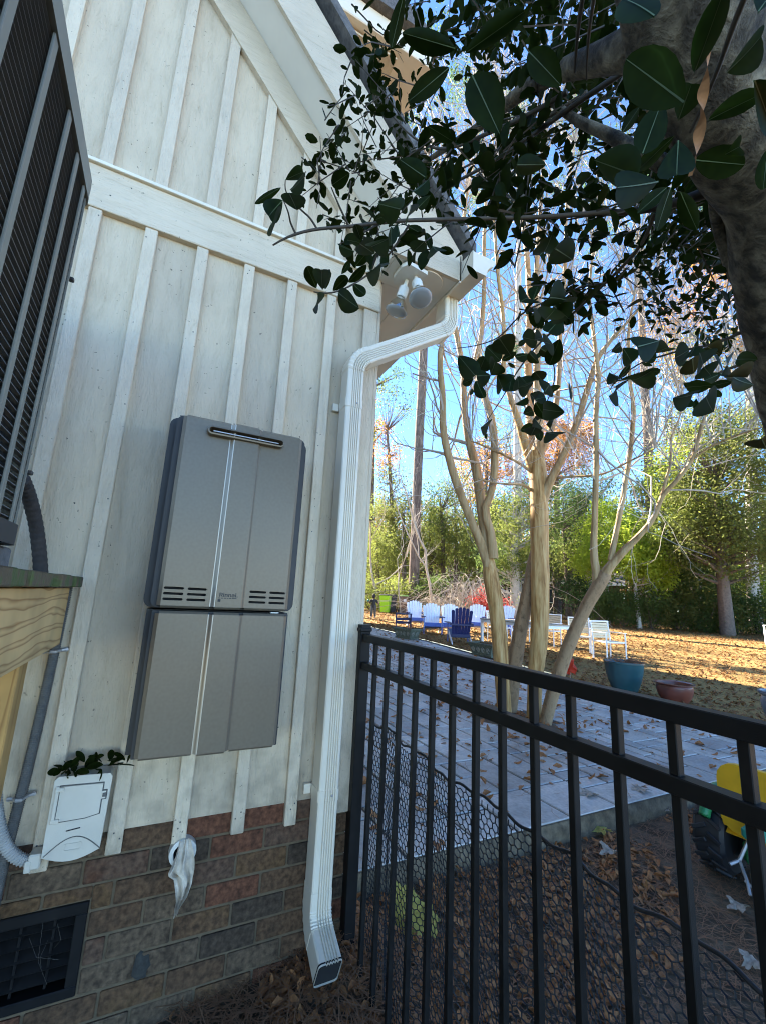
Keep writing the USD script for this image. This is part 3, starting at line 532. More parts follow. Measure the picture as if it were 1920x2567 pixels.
for (off, ax) in (((-.022, -.012, -.03), (-.22, -.20, -1.0)), ((.022, .016, -.03), (.38, -.02, -1.0))):
    ax = np.array(ax) / np.linalg.norm(ax); e = np.cross([0, 1, 0], ax); e /= np.linalg.norm(e); Rr = np.stack([e, np.cross(ax, e), ax], 1); b0 = cpos + off
    lp = obj('lamp_holder', MB().lathe([(0, 0), (.010, 0), (.010, .03), (.016, .035), (.026, .045), (.028, .055), (.028, .100), (.024, .105), (.022, .10), (0, .099)], b0, 18, Rr), M['pvc'], fl, smooth=35)
    obj('bulb', MB().lathe([(.018, .093), (.022, .108), (.030, .122), (.046, .146), (.057, .175), (.060, .183)], b0, 24, Rr), chrome, lp, smooth=True)
    obj('lens', MB().lathe([(.060, .183), (.058, .190), (.045, .196), (.025, .199), (0, .200)], b0, 24, Rr), glass_m, lp, smooth=True)

# ================================================================ water heater
wh = thing('water_heater', 'silver tankless water heater with a slotted front hung on the white siding', 'water heater')
YL, YR = .004, .448
def front(z0, z1, holes=()):
    mb = MB(); F = -1.70; cl, cr, bw, dp = .185, .273, .017, -.012
    def slab(ya, yb, xoff, hl=()):
        pol = sbox(ya, z0, yb, z1)
        for h in hl: pol = pol.difference(h)
        mb.prism(pol, (F - .004 - xoff, 0, 0), (0, 1, 0), (0, 0, 1), 0, .004)
    slab(YL + .006, cl - bw, 0, holes); slab(cl, cr, dp, holes); slab(cr + bw, YR - .006, 0, holes)
    bev, folds = [(YL - .006, F - .012, YL + .006, F), (YR - .006, F, YR + .006, F - .012)], MB()
    for ya, xa, yb, xb in ((cl - bw, F, cl, F - dp), (cr, F - dp, cr + bw, F)):
        tt_ = np.linspace(0, 1, 7); xs_ = xa + (xb - xa) * (tt_ - np.sin(2 * np.pi * tt_) / (2 * np.pi)); ys_ = ya + (yb - ya) * tt_
        for i in range(6): (folds if ya < .2 else mb).add([(xs_[i], ys_[i], z0), (xs_[i + 1], ys_[i + 1], z0), (xs_[i + 1], ys_[i + 1], z1), (xs_[i], ys_[i], z1)], [[0, 1, 2, 3]])
    for ya, xa, yb, xb in bev:
        mb.add([(xa, ya, z0), (xb, yb, z0), (xb, yb, z1), (xa, ya, z1)], [[0, 1, 2, 3]])
    for z, s in ((z1, 1), (z0, -1)):
        for ya, yb, xo in ((YL + .006, cl - bw, 0), (cl, cr, dp), (cr + bw, YR - .006, 0)):
            q = [(F - xo, ya, z), (F - xo, yb, z), (F - xo - .010, yb, z + s * .008), (F - xo - .010, ya, z + s * .008)]
            mb.add(q, [[0, 1, 2, 3] if s > 0 else [3, 2, 1, 0]])
    return mb, folds
def stad(y0, y1, z, h):
    return shapely.LineString([(y0 + h / 2, z), (y1 - h / 2, z)]).buffer(h / 2, quad_segs=4)
holes = [stad(a, b, z, .0085) for z in (1.501, 1.482, 1.463) for a, b in ((.014, .078), (.090, .153), (.303, .366), (.377, .438))] + [stad(.092, .366, 2.092, .020)]
def rbox(y0, y1, z0, z1, r): return sbox(y0 + r, z0 + r, y1 - r, z1 - r).buffer(r, quad_segs=4)
obj('case', MB().prism(rbox(-.045, .492, 1.43, 2.146, .03), (XW + .022, 0, 0), (0, 1, 0), (0, 0, 1), 0, .155).prism(rbox(-.022, .472, 1.432, 2.144, .025), (XW + .177, 0, 0), (0, 1, 0), (0, 0, 1), 0, .045), M['darkplastic'], wh)
fp_, fd_ = front(1.441, 2.135, holes); fpp = obj('front_panel', fp_, M['silver'], wh); obj('pressed_fold', fd_, M['fold'], fpp)
obj('slot_backing', MB().box((-1.7285, .01, 1.445), (-1.7265, .44, 2.13)), M['black'], wh)
ring = MB(); outl = np.array(stad(.082, .374, 2.092, .036).exterior.coords)[:-1]; inl = np.array(stad(.092, .366, 2.092, .017).exterior.coords)[:-1]
n = len(outl)
for (r0, x0), (r1, x1) in zip([(1.05, -1.704), (1, -1.681), (.85, -1.674), (.25, -1.673), (0, -1.690)], [(1, -1.681), (.85, -1.674), (.25, -1.673), (0, -1.690), (-.2, -1.725)]):
    pa, pb = inl + (outl - inl) * r0, inl + (outl - inl) * r1; kk = np.arange(n)
    ring.add(np.vstack([np.c_[np.full(n, x0), pa], np.c_[np.full(n, x1), pb]]), np.stack([kk, (kk + 1) % n, n + (kk + 1) % n, n + kk], 1))
obj('exhaust_outlet', ring, M['silver'], wh, smooth=40)
obj('exhaust_baffle', MB().box((-1.704, .105, 2.0895), (-1.683, .353, 2.0935)), M['galv'], wh)
bd = obj('badge', MB().prism(rbox(.187, .271, 1.449, 1.497, .003), (-1.6881, 0, 0), (0, 1, 0), (0, 0, 1), 0, .0014), M['silver'], wh)
tx = meshkit.text_mesh('Rinnai.', .0135, .0006, True); w0 = tx.bounds[1][0]
sc_ = .066 / w0; v = np.asarray(tx.vertices)
obj('lettering', MB().add(np.c_[-1.6868 + v[:, 2], .1945 + v[:, 0] * sc_, 1.4785 + v[:, 1]], tx.faces), M['ink'], bd)
lt = MB(); y = .1935
for w in (.007, .0075, .0085, .004, .009, .0165): lt.box((-1.6868, y, 1.4722), (-1.6864, y + w, 1.4748)); y += w + .0022
lt.box((-1.6868, .1925, 1.4600), (-1.6864, .2020, 1.4695))
obj('small_print', lt, M['ink'], bd)
obj('lower_case', MB().prism(rbox(-.03, .478, .945, 1.424, .004), (XW + .022, 0, 0), (0, 1, 0), (0, 0, 1), 0, .14).prism(rbox(-.012, .463, .948, 1.422, .004), (XW + .162, 0, 0), (0, 1, 0), (0, 0, 1), 0, .060), M['darkplastic'], wh)
fp_, fd_ = front(.956, 1.414); fpp = obj('pipe_cover', fp_, M['silver'], wh); obj('pressed_fold', fd_, M['fold'], fpp)
obj('inspection_label', MB().box((-1.72, .39, 1.4245), (-1.703, .42, 1.4288)), M['pvc'], wh)

# ================================================================ telephone box, conduits
bx = thing('utility_box', 'beige plastic utility box with a small door on the siding above the brick', 'utility box')
arc = [(-.064 - .157 * t, .645 - .022 * math.sin(math.pi * t)) for t in np.linspace(0, 1, 9)]
body = Polygon([(-.221, .868), (-.210, .878), (-.066, .872), (-.058, .862)] + arc)
obj('body', MB().prism(body, (XW + .022, 0, 0), (0, 1, 0), (0, 0, 1), 0, .072), M['boxplastic'], bx)
def outline(pts, w=.0016, x=-1.8555, closed=True):
    return shapely.LinearRing(pts).buffer(w) if closed else shapely.LineString(pts).buffer(w)
dp = [(-.203, .850), (-.080, .846), (-.080, .822), (-.068, .822), (-.068, .795), (-.080, .795), (-.080, .752), (-.120, .744), (-.203, .742)]
obj('door', MB().prism(Polygon(dp).buffer(-.002), (-1.856, 0, 0), (0, 1, 0), (0, 0, 1), 0, .004), M['boxplastic'], bx)
obj('door_seam', MB().prism(outline(dp, .0018), (-1.856, 0, 0), (0, 1, 0), (0, 0, 1), 0, .0012), M['line'], bx)
obj('hinge', MB().box((-1.856, -.213, .742), (-1.846, -.203, .85), .002).box((-1.856, -.214, .835), (-1.844, -.19, .847), .002).box((-1.856, -.214, .742), (-1.844, -.19, .754), .002), M['boxplastic'], bx)
obj('latch', MB().box((-1.852, -.079, .803), (-1.847, -.069, .815), .001), M['conduit'], bx)
obj('slot', MB().prism(shapely.LineString([(-.165, .713), (-.13, .717)]).buffer(.0018), (-1.8555, 0, 0), (0, 1, 0), (0, 0, 1), 0, .001), M['ink'], bx)
obj('seal_arc', MB().prism(shapely.LineString([(-.215 + .15 * t, .648 + .045 * math.sin(math.pi * t)) for t in np.linspace(0, 1, 16)]).buffer(.0014), (-1.8555, 0, 0), (0, 1, 0), (0, 0, 1), 0, .001), M['line'], bx)
obj('embossed_plate', MB().prism(rbox(-.165, -.118, .653, .675, .003).difference(rbox(-.162, -.121, .656, .672, .002)), (-1.8555, 0, 0), (0, 1, 0), (0, 0, 1), 0, .0018), M['boxplastic'], bx)
obj('cable_fitting', MB().box((-1.915, -.255, .612), (-1.862, -.222, .655), .004).box((-1.92, -.262, .606), (-1.86, -.245, .64), .003), M['boxplastic'], bx)

def ribbed(pts, r, pitch, n=10, k=.12):
    p = np.asarray(pts); L = np.r_[0, np.cumsum(np.linalg.norm(np.diff(p, axis=0), axis=1))]; m = max(4, int(L[-1] / pitch * 4))
    q = np.stack([np.interp(np.linspace(0, L[-1], m), L, p[:, i]) for i in range(3)], 1)
    return MB().tube(q, r * (1 + k * np.sin(np.arange(m) * math.pi / 2)), n)
cd = thing('wall_conduit', 'dark flexible metal conduit clipped vertically to the siding behind the platform post', 'conduit')
obj('tube', ribbed(spline([(-1.915, -.292, 1.50), (-1.915, -.296, 1.25), (-1.915, -.308, .90), (-1.915, -.320, .70), (-1.918, -.33, .45)], 40), .015, .006), M['conduit'], cd, smooth=True)
for zc, yc in ((1.266, -.296), (.808, -.313)):
    st = MB()
    st.tube([(-1.925, yc - .034, zc - .003), (-1.918, yc - .018, zc - .002), (-1.896, yc - .006, zc), (-1.896, yc + .006, zc), (-1.918, yc + .018, zc + .003), (-1.925, yc + .034, zc + .005)], .006, 6)
    for s in (-1, 1): st.lathe([(0, .006), (.007, .005), (.008, 0)], (-1.928, yc + s * .032, zc + s * .004), 10, rot([0, 1, 0], math.pi / 2))
    obj('strap', st, M['galv'], cd)
fx = thing('flexible_conduit', 'pale grey ribbed flexible conduit curving into the foot of the utility box', 'conduit')
obj('tube', ribbed(spline([(-1.87, -.40, 1.10), (-1.872, -.375, .86), (-1.875, -.345, .745), (-1.88, -.31, .672), (-1.888, -.262, .632), (-1.888, -.238, .63)], 60), .0165, .0085, 12, .13), M['palegrey'], fx, smooth=True)
# capped wall pipe and the rag stuffed in it
vp = thing('wall_pipe', 'round white plastic pipe collar set in the brick below the siding', 'pipe')
Rx = np.array([[0, 0, 1.0], [1, 0, 0], [0, 1, 0]])
obj('collar', MB().lathe([(.030, .035), (.033, .045), (.046, .040), (.047, .02), (.047, 0)], (XW - .005, .203, .552), 28, Rx), M['pvc'], vp, smooth=40)
obj('bore', MB().lathe([(.031, .04), (.029, .012), (0, .012)], (XW - .005, .203, .552), 24, Rx), M['black'], vp)
rg = MB(); nu, nv = 34, 46; rgv = []
RZ = [.598, .57, .54, .515, .505, .49, .46, .43, .41, .39, .375][::-1]; RL = [.187, .178, .170, .160, .163, .183, .190, .193, .195, .197, .1985][::-1]; RR = [.226, .236, .239, .241, .242, .244, .246, .237, .223, .209, .2015][::-1]
for j in range(nv):
    t = j / (nv - 1); z = .598 - .223 * t; yl, yr = np.interp(z, RZ, RL), np.interp(z, RZ, RR); out = math.sin(min(1, t * 3.2) * math.pi / 2)
    for i in range(nu):
        s = i / (nu - 1); fold = (.013 * math.sin(s * 13 + t * 2.2) + .006 * math.sin(s * 27 - 5 * t) + .004 * math.sin(s * 7 + 19 * t)) * min(1, .35 + 2 * t)
        rgv.append((XW + .040 + .026 * out - .022 * max(0, t - .3) + fold, yl + (yr - yl) * s + .003 * math.sin(9 * t + 5 * s), z - .010 * math.sin(s * 3.1) * t + .006 * math.sin(s * 14) * t))
rg.add(rgv, [[j * nu + i, j * nu + i + 1, (j + 1) * nu + i + 1, (j + 1) * nu + i] for j in range(nv - 1) for i in range(nu - 1)])
obj('rag', rg, M['rag'], smooth=True, label='dirty grey cloth rag hanging from the white pipe in the brick wall', cat='rag')

# ================================================================ wooden platform and the condenser on it
pl = thing('platform', 'raised treated timber platform with mossy plank ends at the left edge', 'platform')
YB = -.283
obj('beam', MB().box((-1.900, YB - .038, 1.290), (.35, YB, 1.484), .002), M['pine'], pl)
obj('beam', MB().box((-1.900, -1.30, 1.290), (.35, -1.262, 1.484), .002), M['pine'], pl)
for k in range(16):
    x1 = -1.88 + .2 - .145 * 0 + k * .1425 - .225
    d = [.012, .004, .02, .0][k % 4]
    obj('plank', MB().box((x1, -1.45, 1.488), (x1 + .138, YB + .022 + d, 1.524), .003), M['moss'], pl)
obj('post', MB().box((-1.705, YB - .040 - .092, -.1), (-1.613, YB - .040, 1.484), .004), M['post'], pl)
obj('post', MB().box((-1.705, -1.262, -.1), (-1.613, -1.17, 1.484), .004), M['post'], pl)
obj('post', MB().box((.1, -1.262, -.1), (.192, -1.17, 1.484), .004), M['post'], pl)
ac = thing('condenser', 'grey green air conditioning condenser with black louvred sides standing on the platform', 'air conditioner')
X0, X1, YA, YZ, Z0, Z1 = -1.278, -.42, -.303, -1.14, 1.598, 2.545
obj('pad', MB().box((X0 - .04, YZ - .03, 1.526), (X1 + .04, YA - .02, 1.575), .006), M['padgrey'], ac)
obj('base_pan', MB().prism(rbox(X0 - .004, X1 + .004, YZ - .004, YA + .004, .06), (0, 0, 0), (1, 0, 0), (0, 1, 0), 1.577, 1.622), M['darkplastic'], ac)
obj('coil', MB().box((X0 + .035, YZ + .035, 1.62), (X1 - .035, YA - .045, Z1 - .03)), M['coil'], ac)
obj('top_rim', MB().prism(rbox(X0 - .004, X1 + .004, YZ - .004, YA + .004, .06), (0, 0, 0), (1, 0, 0), (0, 1, 0), Z1 - .055, Z1), M['acmetal'], ac)
for x in (X0, X1 - .022):
    for y in (YA - .022, YZ): obj('corner_post', MB().prism(rbox(X0, X1, YZ, YA, .058).difference(rbox(X0 + .004, X1 - .004, YZ + .004, YA - .004, .054)).intersection(sbox(min(x, x) - (.0 if x < -1 else .034), y - (.034 if y > -.6 else 0), x + (.056 if x < -1 else .022), y + (.022 if y > -.6 else .056))), (0, 0, 0), (1, 0, 0), (0, 1, 0), 1.622, Z1 - .056), M['acmetal'], ac)
bars = [-1.196, -1.105, -1.004, -.86, -.70, -.55]
for i, x in enumerate(bars): obj('bar', MB().box((x, YA - .0035, 1.62), (x + [.017, .020, .022, .024, .024, .024][i], YA + .001, Z1 - .056), .003), M['acmetal'], ac)
for i in range(3): obj('bar', MB().box((X0 - .001, YA - .2 - .2 * i, 1.62), (X0 + .012, YA - .18 - .2 * i, Z1 - .056), .003), M['acmetal'], ac)
for k in range(50):
    z = 1.632 + .0173 * k
    obj('louver', MB().obox(((X0 + X1) / 2, YA - .0085, z), (X1 - X0 - .10, .0085, .0024), rot([1, 0, 0], .25)).obox((X0 + .012, (YA + YZ) / 2, z), (.014, YA - YZ - .12, .002), rot([0, 1, 0], .5)), M['louver'], ac)
for z in (1.75, 2.28): obj('panel_screw', MB().box((X0 - .012, YA - .016, z), (X0 + .002, YA - .004, z + .010), .002), M['darkplastic'], ac)
hs = thing('refrigerant_hose', 'dark insulated hose dropping behind the condenser through the platform planks', 'hose')
hp = [at_y(70, 1235, -.42), at_y(86, 1300, -.44), at_y(100, 1370, -.45), at_y(106, 1440, -.46)]
hp = [at_x(55, 1200, -1.60), at_x(78, 1262, -1.70), at_x(94, 1340, -1.76), at_x(102, 1430, -1.78), at_x(104, 1475, -1.78)]
obj('tube', ribbed(spline(hp, 24), .020, .02, 12, .04), M['rubber'], hs, smooth=True)

# ================================================================ fence by the house
YF = .87
fe_ = thing('picket_fence', 'black metal picket fence running from the house corner to the right edge', 'fence')
obj('post', MB().box((-1.945, YF - .012, -.1), (-1.895, YF + .038, 1.345), .002), M['blackmetal'], fe_)
obj('post_cap', MB().box((-1.950, YF - .017, 1.345), (-1.890, YF + .043, 1.362), .003).prism(rbox(-1.946, -1.894, YF - .013, YF + .039, .006), (0, 0, 0), (1, 0, 0), (0, 1, 0), 1.362, 1.376), M['blackmetal'], fe_)
obj('rail', MB().box((-1.894, YF - .004, 1.302), (1.3, YF + .030, 1.336), .002), M['blackmetal'], fe_, label='top rail')
obj('rail', MB().box((-1.894, YF - .004, 1.180), (1.3, YF + .030, 1.212), .002), M['blackmetal'], fe_)
fr2 = random.Random(8)
for k in range(26):
    x = -1.794 + .1145 * k
    obj('picket', MB().obox((x + .009, YF + .013, .64), (.018, .018, 1.335), rot([0, 1, 0], fr2.uniform(-.003, .003)), .0015), M['blackmetal'], fe_)
# plastic mesh tied to it
nt = thing('plastic_mesh', 'black hexagonal plastic garden mesh sagging along the foot of the fence', 'garden mesh')
bxs, bzs = np.array([-1.875, -1.86, -1.688, -1.597, -1.479, -1.357, -1.238, -1.033, -.913, -.806, -.725, -.661, -.562, -.432, -.2, .3]), np.array([.93, .944, .968, .945, .95, .925, .932, .938, .93, .934, .926, .923, .931, .92, .925, .93])
def ny_(x, z): return YF + .062 + .020 * np.sin(x * 21 + .8 * np.sin(z * 3)) * np.clip((1.15 - z), .3, 1) + .014 * np.sin(x * 47 + 2 * z) * np.clip(.9 - z, .1, .6)
cw = .0225; rowh = cw * .866; segs = {}
def hv(i, j): return (i * cw * .5, j * cw * .2887)
E = set()
ncol, nrow = int(2.15 / cw), int(1.02 / rowh)
for c in range(ncol):
    for r in range(nrow):
        cx, cz = -1.875 + (c + .5 * (r % 2)) * cw, .985 - r * rowh
        P6 = [(cx + cw * .577 * math.cos(math.radians(90 + 60 * q)), cz + cw * .577 * math.sin(math.radians(90 + 60 * q))) for q in range(6)]
        for q in range(6):
            a_, b_ = P6[q], P6[(q + 1) % 6]; k_ = tuple(sorted([(round(a_[0] * 2000), round(a_[1] * 2000)), (round(b_[0] * 2000), round(b_[1] * 2000))]))
            E.add(k_)
E = np.array(sorted(E), float) / 2000
top = np.interp(E[..., 0], bxs, bzs)
E = E[(E[..., 1] < top).all(1) & (E[..., 0] > -1.875).all(1)]
def warp(p): x, z = p[..., 0], p[..., 1]; return np.stack([x + .012 * np.sin(x * 9 + z * 4), ny_(x, z), z + .010 * np.sin(x * 13)], -1)
A_, B_ = warp(E[:, 0]), warp(E[:, 1]); T_ = B_ - A_; T_ /= np.linalg.norm(T_, axis=1, keepdims=True); N_ = np.tile([0, 1.0, 0], (len(E), 1)); S_ = np.cross(T_, N_)
w_ = .0018; prism3 = [(0, -1), (.9, .6), (-.9, .6)]
vv = np.stack([P_ + w_ * (a * S_ + b * N_) for P_ in (A_ - T_ * .0005, B_ + T_ * .0005) for a, b in prism3], 1)
ff = np.array([[0, 1, 4], [0, 4, 3], [1, 2, 5], [1, 5, 4], [2, 0, 3], [2, 3, 5]])
obj('mesh', MB().add(vv.reshape(-1, 3), (ff[None] + 6 * np.arange(len(E))[:, None, None]).reshape(-1, 3)), M['blackplastic'], nt)
xs = np.linspace(-1.875, .3, 160); zs = np.interp(xs, bxs, bzs) + .004 * np.sin(xs * 60)
obj('border', MB().tube(np.stack([xs, ny_(xs, zs), zs], 1), .0042, 6), M['blackplastic'], nt, smooth=True)

# ================================================================ yard furniture
M['navy'] = simple('navy_plastic_lumber', (.018, .022, .085), .4, var=.15)
M['blue'] = simple('navy_lumber_painted_sheen', (.07, .13, .42), .42, var=.12)  # navy lumber; the paler blue is reflected light put into the colour
M['glare_and_print_white'] = simple('white_glare_and_print', (.80, .80, .82), .45, var=.04)  # sun glare on navy lumber painted as white; also plain white print
M['whitemetal'] = simple('white_frame', (.80, .80, .78), .4, var=.04)
M['beige'] = simple('beige_sling', (.66, .55, .36), .7, var=.06)
M['tabletop'] = simple('weathered_wood_top', (.40, .32, .22), .6, var=.15, scale=12, stretch=(1, 8, 1))
def adirondack(name, label, slat, group, loc, rz):
    t = thing(name, label, 'garden chair', loc, rz, group)
    fan = [-.235, -.141, -.047, .047, .141, .235]
    for i, y in enumerate(fan):                                          # reclined, fanned back slats with a rounded crown
        top = 1.00 - .9 * abs(y) ** 2 * 1.6
        p0, p1 = np.array([-.22, y * .86, .20]), np.array([-.52, y * 1.08, top])
        ax = p1 - p0; L = np.linalg.norm(ax); ax /= L; sx = np.array([0, 1.0, 0]); sx -= ax * (sx @ ax); sx /= np.linalg.norm(sx); nn = np.cross(sx, ax)
        pol = Polygon([(-.040, 0), (.040, 0), (.044, L - .03), (.025, L), (-.025, L), (-.044, L - .03)])
        obj('back_slat', MB().prism(pol, p0, sx, ax, -.009, .009), slat, t)
    for i in range(6):
        a, b = i / 6, (i + .86) / 6
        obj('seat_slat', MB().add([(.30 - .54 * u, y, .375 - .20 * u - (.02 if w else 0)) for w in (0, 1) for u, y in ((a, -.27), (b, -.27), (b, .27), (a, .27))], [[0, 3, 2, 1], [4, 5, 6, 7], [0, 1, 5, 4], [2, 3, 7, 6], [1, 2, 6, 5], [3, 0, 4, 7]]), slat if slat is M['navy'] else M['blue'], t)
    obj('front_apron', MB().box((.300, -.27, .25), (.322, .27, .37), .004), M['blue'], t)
    for s in (-1, 1):
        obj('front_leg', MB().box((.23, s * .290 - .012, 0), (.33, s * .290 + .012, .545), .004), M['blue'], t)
        obj('arm', MB().prism(Polygon([(-.46, s * .27), (.36, s * .245), (.385, s * .30), (.36, s * .39), (.1, s * .385), (-.46, s * .33)][::s]), (0, 0, .546), (1, 0, 0), (0, 1, 0), 0, .024), M['navy'], t)
        obj('side_rail', MB().prism(Polygon([(.32, .24), (.32, .36), (.25, .355), (-.55, .06), (-.60, .0), (-.48, .0), (-.2, .09)]), (0, s * .272 - .011, 0), (1, 0, 0), (0, 0, 1), 0, .022, n=(0, 1, 0)), M['glare_and_print_white'], t)
    obj('back_brace', MB().box((-.46, -.33, .50), (-.40, .33, .545), .004).box((-.30, -.27, .19), (-.25, .27, .26), .004), M['navy'], t)
    return t
def place(u, v, face):
    p = gnd(u, v); return p, math.atan2(face[1] - p[1], face[0] - p[0])
FC = (-9.0, 6.3)
p, a = place(1040, 1573, FC)
ch0 = adirondack('adirondack_chair', 'navy adirondack chair with painted white sun glare, leftmost of the row behind the stone planter', M['glare_and_print_white'], 'adirondack chairs on the lawn', p, a)
for (u, v, lb, dy) in ((1082, 1589, 'navy adirondack chair with painted white sun glare, second from left, just right of the planter', 0), (1128, 1590, 'navy adirondack chair with painted white sun glare third from left, with the dark chair in front of it', .1),
                   (1192, 1586, 'navy adirondack chair with painted white sun glare half hidden behind the dark navy chair back', 0), (1262, 1590, 'navy adirondack chair with painted white sun glare seen between the two left tree trunks', 0)):
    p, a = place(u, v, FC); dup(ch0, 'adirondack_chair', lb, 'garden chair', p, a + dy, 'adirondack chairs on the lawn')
p = gnd(1150, 1612)
adirondack('adirondack_chair', 'dark navy adirondack chair with its slatted back towards us', M['navy'], None, p, math.radians(152))
st = thing('side_table', 'low navy slatted table at the left end of the adirondack chairs', 'side table', gnd(1010, 1574), math.radians(-28))
obj('table_top', MB().box((-.28, -.30, .50), (.28, .30, .53), .004), M['navy'], st)
for sx in (-1, 1):
    for sy in (-1, 1): obj('leg', MB().box((sx * .24 - .03, sy * .27 - .02, 0), (sx * .24 + .03, sy * .27 + .02, .50), .004), M['navy'], st)
for z in (.16, .28): obj('slat', MB().box((.205, -.25, z), (.225, .25, z + .09), .003), M['navy'], st)

tA, tB = np.array([-7.80, 8.20]), np.array([-10.32, 8.50]); tm_ = (tA + tB) / 2; ta = math.atan2(*(tB - tA)[::-1]); tn = np.array([-math.sin(ta), math.cos(ta)]);
if tn[1] < 0: tn = -tn
tc = tm_ + tn * .42; TL = np.linalg.norm(tB - tA) / 2
tb = thing('dining_table', 'long white framed garden dining table with a grey brown top behind the trunks', 'table', (tc[0], tc[1], float(G(*tc)) - .005), ta)
for i in range(9): obj('top_board', MB().box((-TL - .05, -.46 + i * .1025, .715), (TL + .05, -.46 + i * .1025 + .098, .74), .003), M['tabletop'], tb)
obj('frame', MB().box((-TL - .03, -.45, .64), (TL + .03, -.41, .713), .003).box((-TL - .03, .41, .64), (TL + .03, .45, .713), .003).box((-TL - .03, -.409, .64), (-TL + .01, .409, .713), .003).box((TL - .01, -.409, .64), (TL + .03, .409, .713), .003), M['whitemetal'], tb)
for sx in (-1, 1):
    for sy in (-1, 1): obj('leg', MB().box((sx * TL - .035, sy * .41 - .035, 0), (sx * TL + .035, sy * .41 + .035, .638), .004), M['whitemetal'], tb)
def dining_chair(label, loc, rz):
    t = thing('dining_chair', label, 'chair', loc, rz, 'white garden dining chairs')
    for s in (-1, 1):
        obj('rear_leg', MB().tube([(-.24, s * .25, 0), (-.22, s * .25, .43), (-.29, s * .25, .89)], .018, 6), M['whitemetal'], t)
        obj('front_leg', MB().tube([(.24, s * .27, 0), (.24, s * .27, .63)], .018, 6), M['whitemetal'], t)
        obj('arm', MB().box((-.26, s * .27 - .025, .63), (.27, s * .27 + .025, .65), .004), M['whitemetal'], t)
    obj('seat_frame', MB().box((-.24, -.25, .405), (.25, -.225, .44), .003).box((-.24, .225, .405), (.25, .25, .44), .003).box((.22, -.224, .405), (.25, .224, .44), .003), M['whitemetal'], t)
    obj('back_frame', MB().box((-.305, -.268, .87), (-.27, .268, .905), .004), M['whitemetal'], t)
    for i in range(6): obj('back_slat', MB().obox((-.236 - .0095 * i, 0, .52 + .061 * i), (.012, .47, .054), rot([0, 1, 0], -.15), .002), M['beige'], t)
    for i in range(7): obj('seat_slat', MB().box((-.22 + .063 * i, -.222, .425), (-.22 + .063 * i + .056, .222, .439), .002), M['beige'], t)
    return t
def onG(x, y): return (x, y, float(G(x, y)) - .008)
dc0 = dining_chair('white dining chair with beige slats standing clear at the right end of the table', onG(-7.25, 9.85), math.radians(-12))
for (x, y, a, lb) in ((-8.25, 10.05, -50, 'white and beige dining chair just left of the clear one, behind the leaning trunk'), (-9.55, 10.35, -75, 'white and beige dining chair beyond the table right of the thick trunk'),
                      (-10.6, 10.5, -78, 'white and beige dining chair on the far side of the table between the trunks'), (-10.55, 9.35, -5, 'white and beige dining chair at the left end of the table, partly behind a trunk')):
    dup(dc0, 'dining_chair', lb, 'chair', onG(x, y), math.radians(a), 'white garden dining chairs')
dup(dc0, 'garden_chair', 'white garden chair cut off by the right picture edge, far across the lawn', 'chair', onG(-7.75, 19.2), math.radians(200))

# ---- wheelie bins
def bin_(label, loc, rz, bodym, lidm, group):
    t = thing('wheelie_bin', label, 'bin', loc, rz, group)
    fr_ = [(np.array([0, 0, z]), np.array([s, 0, 0]), np.array([0, s, 0])) for z, s in ((.03, .78), (.90, .98), (.905, 1.05), (.96, 1.05))]
    obj('body', MB().sweep(np.array(rbox(-.33, .33, -.29, .29, .05).exterior.coords)[:-1], fr_), bodym, t, smooth=30)
    obj('lid', MB().sweep(np.array(rbox(-.35, .37, -.31, .31, .05).exterior.coords)[:-1], [(np.array([0, 0, z]), np.array([s, 0, 0]), np.array([0, s, 0])) for z, s in ((.962, 1.0), (1.0, 1.0), (1.035, .85))]), lidm, t, smooth=30)
    for s in (-1, 1): obj('wheel', MB().lathe([(0, -.03), (.12, -.03), (.13, -.015), (.13, .015), (.12, .03), (0, .03)], (-.29, s * .27, .13), 16, rot([1, 0, 0], math.pi / 2)), M['darkplastic'], t, smooth=30)
    obj('handle', MB().tube([(-.33, -.2, .97), (-.42, -.2, .99), (-.42, .2, .99), (-.33, .2, .97)], .015, 6), lidm, t)
    obj('recess', MB().box((.295, -.12, .35), (.303, .12, .60), .003), bodym, t)
    return t
lime = simple('lime_plastic', (.30, .62, .02), .45, var=.06); brn = simple('brown_bin_plastic', (.15, .09, .06), .5, var=.1); blk = simple('black_bin_plastic', (.03, .03, .035), .5); gln = simple('pale_green_lid', (.30, .50, .12), .5)
bg = 'bins by the back fence'
bin_('lime green wheelie bin with a black lid standing by the back fence', gnd(965, 1536), math.radians(-40), lime, blk, bg)
bin_('black wheelie bin squeezed between the lime green and the brown bin', gnd(984, 1536) + (-.15, .0, 0), math.radians(-30), blk, blk, bg)
b3 = bin_('brown wheelie bin with a pale green lid beside the adirondack chairs', gnd(1009, 1537), math.radians(-30), brn, gln, bg)
obj('printed_patch', MB().box((.318, .02, .66), (.330, .18, .80), .003), M['glare_and_print_white'], b3)

